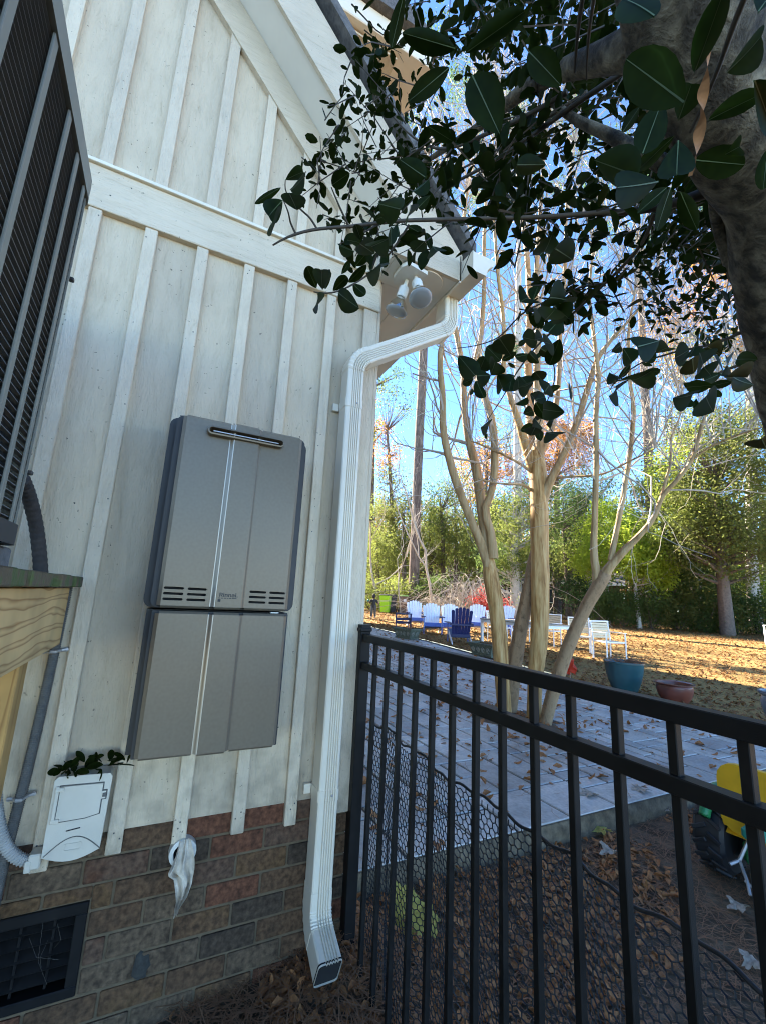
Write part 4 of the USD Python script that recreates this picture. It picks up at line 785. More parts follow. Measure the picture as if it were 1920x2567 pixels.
# ---- planters, pots
M['stoneware'] = simple('mossy_cast_stone', (.10, .11, .075), .9, var=.4, scale=20, bump=.6, bscale=70)
M['scroll'] = simple('worn_cast_scroll', (.24, .235, .19), .9, var=.3, scale=20)
def glaze(n, c, c2, r=.25): return mat(n, {'g': ('geometry', {}), 'n': ('noise_texture', {'scale': 5, 'detail': 5}), 'r': ('rgb_ramp', {'ramp': [(.3, c), (.7, c2)]}), 'p': ('principled_bsdf', {'roughness': r, 'coat_weight': .3})}, [('g.position', 'n.vector'), ('n.fac', 'r.fac'), ('r.color', 'p.base_color')])
def frond(mb, base, n, h, spread, seed, r=.0035):
    q = np.random.default_rng(seed)
    for _ in range(n):
        d = np.array([q.normal(0, spread), q.normal(0, spread), q.uniform(.4, 1) * h]); b = base + np.array([q.uniform(-1, 1), q.uniform(-1, 1), 0]) * .6 * spread
        mb.tube([b, b + d * .5 + q.normal(0, .02, 3), b + d * (1, 1, .9)], [r, r * .8, r * .4], 4, False)
    return mb
def planter(label, loc, rz):
    t = thing('planter', label, 'planter', loc, rz, 'cast stone planters on the patio edge')
    W, D, H = .40, .22, .30
    obj('body', MB().sweep([(-W, -D), (W, -D), (W, D), (-W, D)], [(np.array([0, 0, z]), np.array([s, 0, 0]), np.array([0, s, 0])) for z, s in ((.05, .74), (.20, .88), (H - .04, .97))]), M['stoneware'], t)
    obj('rim', MB().box((-W * 1.06, -D * 1.1, H - .04), (W * 1.06, -D * .86, H), .006).box((-W * 1.06, D * .86, H - .04), (W * 1.06, D * 1.1, H), .006).box((-W * 1.06, -D * .859, H - .04), (-W * .92, D * .859, H), .006).box((W * .92, -D * .859, H - .04), (W * 1.06, D * .859, H), .006), M['stoneware'], t)
    obj('foot', MB().box((-W * .82, -D * .84, 0), (W * .82, D * .84, .05), .008), M['stoneware'], t)
    scm = MB(); th = np.linspace(0, 3.6 * math.pi, 26)
    for face in (-1, 1):
        for cx in (-.24, -.08, .08, .24):
            r_ = .012 + .050 * th / th[-1]; s = 1 if cx > 0 else -1
            pts = np.stack([cx + s * r_ * np.cos(th), np.full(26, 0.), .155 + r_ * np.sin(th)], 1); sc2 = .74 + (pts[:, 2] - .05) / .21 * .23; pts[:, 1] = face * (D * sc2 + .003); scm.tube(pts, .0085, 5)
    for face in (-1, 1):
        for cy in (-.08, .08):
            r_ = .012 + .050 * th / th[-1]; pts = np.stack([np.full(26, 0.), cy + r_ * np.cos(th), .155 + r_ * np.sin(th)], 1); sc2 = .74 + (pts[:, 2] - .05) / .21 * .23; pts[:, 0] = face * (W * sc2 + .003); scm.tube(pts, .0085, 5)
    obj('scroll_relief', scm, M['scroll'], t)
    obj('soil', MB().box((-W * .91, -D * .85, H - .07), (W * .91, D * .85, H - .05)), M['soil'], t)
    obj('dry_stems', frond(MB(), np.array([.1, 0, H - .05]), 26, .28, .14, 3), M['straw'], t)
    return t
pa, pb = gnd(1012, 1601), gnd(1205, 1646)
ang = math.atan2(pb[1] - pa[1], pb[0] - pa[0])
planter('ornate cast stone trough planter with dry stems in front of the leftmost adirondack chairs', pa + (0, .1, .004), ang + .12)
planter('ornate cast stone trough planter half hidden behind the left tree trunk', pb + (0, .15, .004), ang)
def pot(label, loc, prof, m, extra=None, soil=True):
    t = thing('plant_pot', label, 'plant pot', loc)
    obj('bowl', MB().lathe(prof, (0, 0, 0), 40), m, t, smooth=35)
    zt = max(p[1] for p in prof); rmax = max(p[0] for p in prof)
    if soil: obj('soil', MB().lathe([(0, zt - .05), (rmax * .86, zt - .055)], (0, 0, 0), 30), M['soil'], t)
    if extra: obj('dry_stems', extra, M['straw'], t)
    return t
gp_ = gnd(1551, 1734)
s_ = .88
pot('large teal glazed pot with withered plants at the patio edge', gp_ + (.03, .12, .004), [(.86 * a_, b_) for a_, b_ in [(0, 0), (.21, 0), (.225, .02), (.29, .16), (.335, .32), (.352, .45), (.362, .46), (.362, .485), (.35, .49), (.335, .485), (.325, .44), (.27, .2), (.0, .10)]],
    glaze('teal_glaze', (.014, .045, .050), (.02, .066, .070)), frond(frond(MB(), np.array([0, 0, .44]), 60, .16, .18, 5), np.array([.1, 0, .44]), 30, .2, .2, 6))
pot('shallow rust red ceramic bowl at the patio edge right of the teal pot', gnd(1690, 1766) + (-.05, .12, .004), [(.92 * a_, b_) for a_, b_ in [(0, 0), (.17, 0), (.185, .02), (.235, .09), (.265, .18), (.268, .24), (.255, .262), (.275, .272), (.305, .283), (.305, .292), (.285, .294), (.255, .282), (.245, .24), (.24, .17), (.19, .08), (0, .05)]], glaze('rust_glaze', (.10, .025, .014), (.15, .04, .022), .4), soil=False)
pot('grey ribbed pot cut off by the right picture edge', gnd(1955, 1822) + (.02, .15, .004), [(0, 0), (.17, 0), (.20, .06), (.235, .18), (.245, .28), (.225, .34), (.25, .36), (.262, .375), (.262, .40), (.24, .402), (.225, .38), (.2, .1), (0, .06)], glaze('grey_glaze', (.11, .12, .14), (.19, .20, .22), .45))
fg = thing('marking_flag', 'crumpled orange red marking flag on a wire at the patio edge', 'flag', gnd(1430, 1712))
q = np.random.default_rng(4); fm = MB(); gx, gz = np.meshgrid(np.linspace(-.13, .13, 9), np.linspace(.16, .40, 9), indexing='ij')
gy = .05 * np.sin(gx * 40 + gz * 17) + .03 * np.cos(gz * 50); k = np.arange(8)
fm.add(np.stack([gx * (1 - .35 * np.abs(gz - .28) / .12), gy, gz + .03 * np.sin(gx * 30)], -1).reshape(-1, 3), [[i * 9 + j, (i + 1) * 9 + j, (i + 1) * 9 + j + 1, i * 9 + j + 1] for i in range(8) for j in range(8)])
obj('flag_sheet', fm, leafmat('orange_film', [(0, (.80, .09, .04)), (1, (.80, .09, .04))], .5, .4, .3, False), fg, smooth=True)
obj('wire', MB().tube([(0, 0, -.03), (0, 0, .38)], .003, 5), M['galv'], fg)

# ---- toy tractor
tr = thing('toy_tractor', 'ride on toy tractor with yellow seat and black wheels behind the fence at right', 'toy tractor', (-1.43, 3.22, .03), math.radians(97))
yel = simple('yellow_plastic', (.78, .42, .015), .4, var=.06); grn = simple('green_plastic', (.02, .19, .06), .4, var=.1); dgrn = simple('teal_plastic', (.02, .22, .16), .4)
for s in (-1, 1):
    w = MB().lathe([(0, -.055), (.09, -.06), (.10, -.075), (.185, -.078), (.205, -.06), (.208, 0), (.205, .06), (.185, .078), (.10, .075), (.09, .06), (0, .055)], (0, s * .235, .205), 32, rot([1, 0, 0], math.pi / 2))
    for i in range(18):
        a = i * 2 * math.pi / 18
        for h in (-1, 1): w.obox((.212 * math.cos(a + h * .08), s * .235 + h * .036, .205 + .212 * math.sin(a + h * .08)), (.016, .075, .022), rot([0, 1, 0], -(a + h * .08)) @ rot([1, 0, 0], .5 * h), .003)
    wp = obj('rear_wheel', w, M['blackplastic'], tr, smooth=30)
    obj('hub', MB().lathe([(0, .085 * s), (.05, .083 * s), (.075, .065 * s)], (0, s * .235, .205), 20, rot([1, 0, 0], -math.pi / 2)), M['darkplastic'], wp)
    obj('front_wheel', MB().lathe([(0, -.04), (.10, -.045), (.115, -.02), (.115, .02), (.10, .045), (0, .04)], (.62, s * .19, .115), 24, rot([1, 0, 0], math.pi / 2)), M['blackplastic'], tr, smooth=30)
    obj('fender', MB().tube([(.22 * math.cos(a) * 1.12, s * .235, .205 + .235 * math.sin(a)) for a in np.linspace(.3, 2.6, 10)], .03, 8), grn, tr, smooth=True)
obj('chassis', MB().box((-.12, -.10, .12), (.72, .10, .24), .02), grn, tr)
obj('hood', MB().prism(Polygon([(.30, .24), (.74, .24), (.76, .36), (.70, .42), (.32, .46)]), (0, -.13, 0), (1, 0, 0), (0, 0, 1), 0, .26, n=(0, 1, 0)), grn, tr)
seat = MB().prism(Polygon([(-.17, .27), (-.15, .26), (.16, .26), (.17, .29), (-.10, .31)]), (0, -.15, 0), (1, 0, 0), (0, 0, 1), 0, .30, n=(0, 1, 0))
seat.prism(rbox(-.17, .17, .28, .64, .09), (-.155, 0, 0), (0, 1, 0), (0, 0, 1), -.018, .018)
for s in (-1, 1): seat.prism(Polygon([(-.16, .30), (.17, .28), (.16, .38), (.06, .47), (-.06, .53), (-.16, .55)]), (0, s * .15 - .014, 0), (1, 0, 0), (0, 0, 1), 0, .028, n=(0, 1, 0))
obj('seat', seat, yel, tr)
obj('rear_hitch', MB().box((-.26, -.05, .30), (-.13, .05, .36), .015).tube([(-.20, .02, .36), (-.20, .02, .41)], .018, 8), dgrn, tr)
lk = MB()
for s in (-1, 1): lk.tube([(-.13, s * .05, .28), (-.19, s * .09, .16), (-.24, s * .12, .14)], .009, 6).tube([(-.19, s * .09, .16), (-.26, s * .04, .10), (-.30, s * .02, .06)], .008, 6)
lk.tube([(-.26, -.05, .10), (-.27, 0, .08), (-.26, .05, .10)], .008, 6).box((-.16, -.05, .25), (-.13, .05, .31), .01)
obj('linkage', lk, M['galv'], tr)

# ---- the child by the back fence
pk = gnd(935, 1549); kid = thing('person', 'small child in dark clothes standing on the lawn near the bins', 'person', pk, math.radians(150))
import manifold3d as m3
def chainbody(bones, ref=.012):
    parts = []
    for (p0, r0, p1, r1) in bones:
        a = m3.Manifold.sphere(r0, 20).translate(tuple(map(float, p0))); b = m3.Manifold.sphere(r1, 20).translate(tuple(map(float, p1)))
        parts.append(m3.Manifold.batch_hull([a, b]))
    return m3.Manifold.batch_boolean(parts, m3.OpType.Add)
def smoothed(man, it=6):
    m = man.refine_to_length(.02).to_mesh(); t = trimesh.Trimesh(m.vert_properties[:, :3], m.tri_verts, process=True); trimesh.smoothing.filter_taubin(t, iterations=it); return t
SZ = 1.0
hip, chest, neck, head = (0, 0, .52), (0, 0, .76), (0, 0, .86), (.01, 0, .985)
bones = [((0, -.055, .52), .075, (0, .055, .52), .075), (hip, .088, (0, 0, .66), .085), ((0, 0, .66), .085, chest, .088), ((0, -.085, .80), .045, (0, .085, .80), .045), (chest, .085, (0, 0, .82), .06), ((0, 0, .82), .04, (0, 0, .90), .034), ((.0, 0, .96), .075, (.008, 0, 1.01), .082)]
for s, dx in ((-1, .07), (1, -.05)):
    bones += [((0, s * .06, .50), .07, (dx * .6, s * .075, .28), .05), ((dx * .6, s * .075, .28), .05, (dx, s * .085, .06), .034), ((dx, s * .085, .035), .03, (dx + .09, s * .09, .028), .026)]
hands = []
for s, el, wr in ((-1, (.02, -.20, .66), (.16, -.24, .72)), (1, (.03, .19, .66), (.14, .25, .73))):
    bones += [((0, s * .115, .80), .040, el, .030), (el, .029, wr, .021)]
    w = np.array(wr); d = (w - np.array(el)); d /= np.linalg.norm(d); sd_ = np.cross(d, [0, 0, 1.0]); sd_ /= np.linalg.norm(sd_)
    bones += [(w, .02, w + d * .035, .022)]
    for f in range(4):
        b0 = w + d * .045 + sd_ * (f - 1.5) * .011; L = [.026, .032, .03, .024][f]
        bones += [(b0, .0062, b0 + d * L * .6 + np.array([0, 0, -.008]), .0058), (b0 + d * L * .6 + np.array([0, 0, -.008]), .0058, b0 + d * L * .75 + np.array([0, 0, -.024]), .005)]
    tb_ = w + d * .015 + sd_ * .02 * s; bones += [(tb_, .0075, tb_ + d * .02 + sd_ * .016 * s + np.array([0, 0, -.006]), .006)]
bones += [((.088, 0, .985), .012, (.098, 0, .975), .011), ((0, -.085, .98), .014, (0, -.088, .965), .010), ((0, .085, .98), .014, (0, .088, .965), .010)]
skin = simple('skin', (.20, .11, .075), .55, var=.08)
obj('body', smoothed(chainbody(bones), 4), skin, kid, smooth=True)
sh = [(hip, .098, (0, 0, .66), .098), ((0, 0, .60), .10, chest, .102), ((0, -.09, .80), .056, (0, .09, .80), .056), (chest, .098, (0, 0, .815), .06)] + [((0, s * .115, .80), .052, tuple(np.array((0, s * .115, .80)) * .35 + np.array(e) * .65), .046) for s, e in ((-1, (.02, -.20, .66)), (1, (.03, .19, .66)))]
obj('shirt', smoothed(chainbody(sh), 4), simple('black_tshirt', (.022, .024, .026), .9, var=.2), kid, smooth=True)
tr_ = [((0, -.055, .53), .085, (0, .055, .53), .085)]
for s, dx in ((-1, .07), (1, -.05)): tr_ += [((0, s * .06, .50), .082, (dx * .6, s * .075, .28), .062), ((dx * .6, s * .075, .28), .062, (dx, s * .085, .09), .052)]
obj('trousers', smoothed(chainbody(tr_), 3), simple('grey_trousers', (.075, .075, .068), .9, var=.35, scale=25), kid, smooth=True)
obj('hair', smoothed(chainbody([((-.012, 0, .99), .082, (-.006, 0, 1.025), .084), ((-.03, 0, .95), .066, (-.02, 0, 1.0), .078)]), 3), simple('black_hair', (.012, .010, .010), .8), kid, smooth=True)
for s, dx in ((-1, .07), (1, -.05)): obj('shoe', smoothed(chainbody([((dx - .02, s * .085, .036), .038, (dx + .10, s * .09, .030), .032)]), 2), simple('pale_shoe', (.35, .34, .33), .7) if s < 0 else '/World/Looks/pale_shoe', kid, smooth=True)
eye = simple('eye_dark', (.01, .01, .01), .2)
for s in (-1, 1): obj('eye', MB().lathe([(.0, .007), (.006, .004), (.008, 0)], (.083, s * .028, .995), 10, rot([0, 1, 0], math.pi / 2)), eye, kid)
obj('mouth', MB().box((.084, -.018, .951), (.088, .018, .956), .001), simple('lips', (.22, .08, .07), .5), kid)
c_, s_2 = math.cos(math.radians(150)), math.sin(math.radians(150)); loc = lambda p: pk + np.array([p[0] * c_ - p[1] * s_2, p[0] * s_2 + p[1] * c_, p[2]])
h1, h2 = loc((.195, -.255, .735)), loc((.175, .27, .74))
obj('stick', MB().tube([h1, h1 + np.array([.10, .35, .06]), h1 + np.array([.22, .70, .09])], .008, 6), M['twig'], label='thin pale stick held out by the child towards the bins', cat='stick')
obj('toy_ball', MB().tm(trimesh.creation.icosphere(3, .06).apply_translation(h2 + np.array([0, 0, .03]))), dgrn, smooth=True, label='small teal toy in the hand of the child', cat='toy')

# ================================================================ back fence
def back_fence(name, label, a, b, step=.115):
    t = thing(name, label, 'fence', group=None); a, b = np.array(a, float), np.array(b, float); L = np.linalg.norm(b - a); d = (b - a) / L; nx_ = np.array([-d[1], d[0]])
    R_ = np.array([[d[0], -d[1], 0], [d[1], d[0], 0], [0, 0, 1]])
    def gz(s): p = a + d * s; return float(G(*p))
    for zr in (1.02, 1.16, .14):
        for s in np.arange(0, L, 2.4):
            m = min(s + 1.2, L); p = a + d * m; obj('rail', MB().obox((p[0], p[1], gz(m) + zr), (min(2.4, L - s), .03, .03), R_), M['blackmetal'], t)
    for s in np.arange(0, L + .1, 2.4): p = a + d * s; obj('post', MB().obox((p[0], p[1], gz(s) + .62), (.055, .055, 1.3), R_).obox((p[0], p[1], gz(s) + 1.28), (.07, .07, .025), R_), M['blackmetal'], t)
    ss = np.arange(step, L, step); mb = MB(); left = MB(); n = 0
    for s in sorted(ss, key=lambda s: np.linalg.norm(a + d * s)):
        p = a + d * s
        if n < 290: obj('picket', MB().obox((p[0], p[1], gz(s) + .62), (.017, .017, 1.1), R_), M['blackmetal'], t)
        else: left.obox((p[0], p[1], gz(s) + .62), (.017, .017, 1.1), R_)
        n += 1
    if left.V: obj('far_pickets', left, M['blackmetal'], t, kind='stuff')
back_fence('back_fence', 'black metal picket fence along the far side of the lawn behind the tables and hedge', (-24.8, 24.2), (-4.5, 24.2))
back_fence('side_fence', 'black metal picket fence behind the wheelie bins at the far left', (-24.8, 10.3), (-24.8, 24.1))

# ================================================================ leaves, trunks, twigs
def leaf_template(rows, fold, curl, wave=0.0):
    """leaf of unit length along x, unit width along y, normal z"""
    prof = lambda t: np.clip(np.sin(np.pi * np.clip(t, 0, 1) ** 1.10), 0, 1) ** .60 * .5
    ts = .5 - .5 * np.cos(np.pi * np.linspace(0, 1, rows + 2)); V = [(0, 0, 0)]
    for t in ts[1:-1]:
        w = prof(t); zc = -curl * (t - .0) ** 2
        V += [(t, w, zc + fold * w + wave * math.sin(9 * t)), (t, 0, zc), (t, -w, zc + fold * w - wave * math.sin(9 * t + 1))]
    V.append((1, 0, -curl)); F = [[0, 2, 1], [0, 3, 2]]
    for r in range(rows - 1):
        a, b = 1 + 3 * r, 4 + 3 * r; F += [[a, a + 1, b + 1], [a, b + 1, b], [a + 1, a + 2, b + 2], [a + 1, b + 2, b + 1]]
    a = 1 + 3 * (rows - 1); e = len(V) - 1; F += [[a, a + 1, e], [a + 1, a + 2, e]]
    return np.array(V), np.array(F)
def scatter(tmpl, P, X, N, L, W):
    """copies of a leaf template: base P, axis X, normal N, length L, width W"""
    V, F = tmpl; n = len(P); X = X / (np.linalg.norm(X, axis=1, keepdims=True) + 1e-9); Yv = np.cross(N, X); Yv /= np.linalg.norm(Yv, axis=1, keepdims=True) + 1e-9; Z = np.cross(X, Yv)
    v = P[:, None] + V[None, :, 0:1] * (X * L[:, None])[:, None] + V[None, :, 1:2] * (Yv * W[:, None])[:, None] + V[None, :, 2:3] * (Z * L[:, None])[:, None]
    return v.reshape(-1, 3), (F[None] + len(V) * np.arange(n)[:, None, None]).reshape(-1, 3)
def runit(q, n): v = q.normal(size=(n, 3)); return v / np.linalg.norm(v, axis=1, keepdims=True)
CARD = (np.array([(0, 0, 0), (.45, .5, .06), (1, 0, 0), (.45, -.5, .06)]), np.array([[0, 2, 1], [0, 3, 2]]))
def cards(P, size, q, asp=.55):
    n = len(P); return scatter(CARD, P, runit(q, n), runit(q, n), size * q.uniform(.6, 1.3, n), size * asp * q.uniform(.7, 1.2, n))
def clumps(c, rad, n, nc, cr, q, shell=.35, flat=1.0):
    """points in clumps through an ellipsoid"""
    d = runit(q, nc); r = q.uniform(shell ** 3, 1, nc) ** (1 / 3); C = np.asarray(c) + d * r[:, None] * np.asarray(rad)
    w = q.uniform(.3, 1.6, nc); idx = q.choice(nc, n, p=w / w.sum())
    return C[idx] + q.normal(size=(n, 3)) * cr * np.array([1, 1, flat]) * q.uniform(.6, 1.3, (nc, 1))[idx], C
def grow(mb, p, d, L, r, depth, q, up=.12, spread=.5, kids=(2, 3), n=5, taper=.62, wob=.12, tips=None):
    d = np.asarray(d, float) / np.linalg.norm(d); pts = [np.asarray(p, float)]; m = 4
    for i in range(m):
        d = d + q.normal(0, wob, 3) + np.array([0, 0, up]); d /= np.linalg.norm(d); pts.append(pts[-1] + d * L / m)
    mb.tube(pts, np.linspace(r, r * taper, m + 1), max(3, n), False)
    if depth == 0:
        if tips is not None: tips.append(pts[-1])
        return
    for k in range(q.integers(kids[0], kids[1] + 1)):
        f = 1.0 if k == 0 else q.uniform(.45, 1.0); i = int(f * m); nd = d + q.normal(0, spread, 3)
        grow(mb, pts[i], nd, L * q.uniform(.6, .85), r * taper * (1 if k == 0 else .75), depth - 1, q, up, spread, kids, n - 1 if n > 3 else 3, taper, wob, tips)

# ---------------------------------------------------------------- the crape myrtle in the patio
cm = thing('crape_myrtle', 'smooth multi trunked crape myrtle with bare pale limbs rising from the patio', 'tree')
q = np.random.default_rng(21)
def limb(name, px, m, n=40, sides=10, lump=.05, parent=cm):
    """px: list of (u, v, horizontal distance, width in pixels)"""
    P = np.array([at_h(u, v, r) for u, v, r, w in px]); rd = np.array([w * ((p - EYE) @ RM[2]) ** 2 / np.linalg.norm(p - EYE) / FPX / 2 for (u, v, r, w), p in zip(px, P)])
    t = np.r_[0, np.cumsum(np.linalg.norm(np.diff(P, axis=0), axis=1))]; tt = np.linspace(0, t[-1], n)
    from scipy.interpolate import PchipInterpolator
    C = PchipInterpolator(t, P)(tt); R_ = np.interp(tt, t, rd) * (1 + lump * (meshkit.fbm(np.stack([tt * 6, tt * 0 + len(px), tt * 0], -1), 3) - .5) * 2)
    mb = MB().tube(C, R_, sides); V = mb.V[0]; nn = V - np.repeat(C, sides, 0).tolist()[0] if False else None
    k = n * sides; ax = np.repeat(C, sides, 0); off = V[:k] - ax; ang_n = meshkit.fbm(np.c_[off / (np.repeat(R_, sides)[:, None]) * 1.6, ] + np.array([0, 0, 0]) + np.c_[np.zeros(k), np.zeros(k), V[:k, 2] * .8], 3, 2)
    V[:k] = ax + off * (1 + .22 * (ang_n - .5))[:, None]
    obj(name, mb, m, parent, smooth=True); return C, R_
T = {}
T[1] = limb('trunk', [(1266, 1822, 5.85, 44), (1258, 1700, 5.85, 39), (1252, 1600, 5.86, 40), (1240, 1500, 5.87, 38), (1229, 1440, 5.88, 38), (1224, 1400, 5.9, 28), (1220, 1375, 5.9, 10)], M['crape'], 30, 16)
T[2] = limb('trunk', [(1275, 1800, 6.05, 42), (1285, 1700, 6.05, 41), (1306, 1570, 6.04, 37), (1325, 1480, 6.0, 36), (1336, 1410, 5.96, 30), (1343, 1370, 5.94, 22)], M['crapegrey'], 30, 14)
T[3] = limb('trunk', [(1338, 1830, 5.85, 42), (1340, 1720, 5.86, 40), (1352, 1600, 5.87, 46), (1354, 1480, 5.88, 48), (1352, 1340, 5.88, 46), (1350, 1220, 5.9, 46), (1346, 1160, 5.92, 44), (1343, 1120, 5.92, 18)], M['crape'], 36, 16)
T[4] = limb('trunk', [(1362, 1835, 5.75, 36), (1385, 1740, 5.72, 35), (1425, 1620, 5.68, 35), (1470, 1520, 5.65, 33), (1500, 1468, 5.62, 36), (1516, 1440, 5.62, 36), (1522, 1425, 5.62, 14)], M['crapegrey'], 30, 14)
LB = [
 [(1232, 1470, 5.88, 26), (1218, 1400, 5.86, 24), (1195, 1340, 5.8, 21), (1158, 1250, 5.75, 20), (1128, 1160, 5.7, 20), (1110, 1070, 5.66, 17), (1109, 985, 5.64, 15), (1102, 910, 5.62, 15), (1108, 850, 5.62, 14), (1101, 780, 5.6, 12), (1108, 640, 5.58, 10), (1100, 480, 5.55, 8)],
 [(1232, 1460, 5.9, 28), (1222, 1390, 5.9, 27), (1208, 1280, 5.92, 26), (1194, 1180, 5.95, 24), (1172, 1090, 5.98, 19), (1163, 1020, 6.0, 17), (1160, 935, 6.0, 16), (1146, 850, 6.02, 14), (1130, 760, 6.05, 13), (1150, 640, 6.05, 11), (1170, 480, 6.1, 8)],
 [(1236, 1400, 5.85, 26), (1228, 1330, 5.83, 22), (1214, 1280, 5.82, 20), (1228, 1245, 5.8, 18), (1239, 1180, 5.76, 19), (1238, 1100, 5.74, 19), (1226, 1030, 5.72, 19), (1208, 985, 5.72, 16), (1190, 915, 5.7, 16), (1205, 840, 5.68, 13), (1212, 740, 5.66, 12), (1213, 600, 5.64, 10), (1222, 450, 5.6, 8)],
 [(1345, 1210, 5.92, 36), (1332, 1160, 5.9, 30), (1318, 1120, 5.85, 24), (1300, 1060, 5.78, 18), (1280, 1000, 5.7, 15), (1262, 930, 5.66, 13), (1262, 820, 5.6, 12), (1245, 660, 5.5, 10), (1235, 470, 5.45, 8)],
 [(1338, 1160, 5.95, 26), (1330, 1080, 6.0, 24), (1326, 980, 6.05, 22), (1322, 880, 6.1, 20), (1326, 780, 6.1, 18), (1320, 640, 6.15, 15), (1300, 470, 6.2, 11), (1290, 330, 6.2, 7)],
 [(1352, 1160, 5.92, 26), (1350, 1060, 5.9, 22), (1345, 950, 5.88, 20), (1348, 820, 5.85, 18), (1344, 700, 5.82, 15), (1352, 560, 5.8, 13), (1362, 400, 5.78, 9)],
 [(1354, 1280, 5.88, 30), (1366, 1235, 5.87, 26), (1392, 1180, 5.8, 20), (1424, 1115, 5.74, 18), (1452, 1040, 5.68, 17), (1478, 955, 5.62, 16), (1497, 900, 5.58, 15), (1525, 860, 5.55, 11), (1565, 815, 5.5, 8), (1640, 730, 5.4, 6)],
 [(1345, 1150, 5.9, 20), (1385, 1060, 6.0, 16), (1400, 950, 6.1, 15), (1404, 820, 6.15, 13), (1415, 680, 6.2, 12), (1420, 520, 6.2, 10), (1440, 360, 6.25, 7)],
 [(1490, 1490, 5.63, 26), (1496, 1450, 5.62, 24), (1489, 1400, 5.6, 20), (1491, 1280, 5.56, 15), (1494, 1150, 5.5, 15), (1493, 1050, 5.48, 14), (1498, 930, 5.44, 13), (1489, 850, 5.42, 11), (1478, 760, 5.4, 9), (1488, 620, 5.36, 8)],
 [(1530, 1405, 5.6, 16), (1545, 1330, 5.62, 15), (1562, 1240, 5.64, 14), (1575, 1160, 5.66, 13), (1585, 1080, 5.68, 12), (1588, 1020, 5.7, 11), (1578, 950, 5.72, 10), (1575, 860, 5.74, 9), (1590, 740, 5.76, 7)],
 [(1485, 1500, 5.63, 28), (1515, 1440, 5.61, 28), (1555, 1390, 5.58, 22), (1605, 1340, 5.52, 16), (1640, 1295, 5.48, 14), (1660, 1245, 5.44, 13), (1700, 1200, 5.4, 12), (1735, 1150, 5.36, 11), (1752, 1090, 5.34, 10), (1768, 1040, 5.32, 8), (1788, 990, 5.3, 7)],
 [(1652, 1258, 5.46, 9), (1670, 1200, 5.5, 8), (1680, 1160, 5.52, 7), (1682, 1100, 5.55, 6), (1698, 1060, 5.57, 5), (1712, 1010, 5.6, 4)],
 [(1738, 1150, 5.36, 7), (1790, 1115, 5.3, 6), (1850, 1090, 5.22, 5), (1920, 1068, 5.15, 4)],
 [(1340, 1190, 5.9, 10), (1295, 1158, 5.8, 7), (1240, 1130, 5.7, 6), (1180, 1105, 5.6, 4)],
 [(1330, 1230, 5.88, 9), (1310, 1215, 5.8, 6), (1262, 1213, 5.7, 5), (1200, 1200, 5.6, 4)],
 [(1365, 1200, 5.9, 8), (1430, 1195, 5.8, 6), (1500, 1190, 5.7, 6), (1580, 1155, 5.6, 5), (1640, 1125, 5.5, 4)]]
tw = MB()
for px in LB:
    C, R_ = limb('limb', px, M['crape'] if px[0][3] > 30 else M['crapelimb'], 34, 8, .04)
    n = len(C)
    for i in range(10, n, 3):
        for _ in range(2 if C[i, 2] > 2.6 else (1 if q.random() < .35 else 0)):
            d = runit(q, 1)[0] * .8 + np.array([0, 0, .55]); grow(tw, C[i], d, q.uniform(.5, 1.0), max(.0055, R_[i] * .4), 2 if C[i, 2] > 2.6 else 1, q, .08, .5, (2, 3), 4, .6, .14)
    if C[-1, 2] > 3.2:
        for _ in range(8): grow(tw, C[-1], np.array([0, 0, 1.0]) + q.normal(0, .28, 3), q.uniform(.8, 1.3), max(.009, R_[-1] * .8), 3, q, .10, .42, (2, 3), 5, .62, .10)
obj('twigs', tw, M['twig'], cm, kind='stuff')

# ---------------------------------------------------------------- the evergreen that hangs over the top right
ev = thing('evergreen_tree', 'dark broadleaf evergreen overhanging from the right edge with a mottled lichen trunk', 'tree')
LT = [leaf_template(8, f, c) for f, c in ((.16, .05), (.26, .12), (.08, -.06), (.32, .03), (.2, .16))]
LS = [leaf_template(3, f, c) for f, c in ((.18, .08), (.3, .15), (.08, -.08))]
q = np.random.default_rng(33)
def etrunk(name, px, m, n=40, sides=22, lump=.10, parent=ev):
    P = np.array([at_d(u, v, d) for u, v, d, w in px]); rd = np.array([w for *_, w in px]); t = np.r_[0, np.cumsum(np.linalg.norm(np.diff(P, axis=0), axis=1))]; tt = np.linspace(0, t[-1], n)
    from scipy.interpolate import PchipInterpolator
    C = PchipInterpolator(t, P)(tt); R_ = np.interp(tt, t, rd); mb = MB().tube(C, R_, sides); V = mb.V[0]; k = n * sides; ax = np.repeat(C, sides, 0); off = V[:k] - ax
    V[:k] = ax + off * (1 + lump * 2 * (meshkit.fbm(V[:k] * 14, 4, 7) - .5))[:, None]; obj(name, mb, m, parent, smooth=True); return C
etrunk('trunk', [(1640, -420, 1.25, .078), (1712, -60, 1.12, .084), (1735, 90, 1.12, .085), (1830, 300, 1.16, .080), (1935, 480, 1.22, .074), (1952, 640, 1.28, .078), (1962, 800, 1.34, .068), (1985, 960, 1.42, .066), (2010, 1100, 1.5, .066), (2080, 1400, 1.7, .07), (2150, 1800, 2.0, .08), (2190, 2150, 2.35, .10)], M['hollybark'], 70, 28, .12)
etrunk('limb', [(1640, 110, 1.14, .036), (1560, 125, 1.18, .030), (1490, 150, 1.25, .025), (1420, 172, 1.35, .021), (1330, 215, 1.5, .018), (1180, 330, 1.8, .012), (1040, 420, 2.1, .007)], M['hollybark'], 40, 14)
etrunk('limb', [(1660, 410, 1.2, .016), (1597, 376, 1.22, .013), (1520, 335, 1.28, .012), (1455, 305, 1.35, .010), (1380, 250, 1.5, .008)], M['hollybark'], 24, 10)
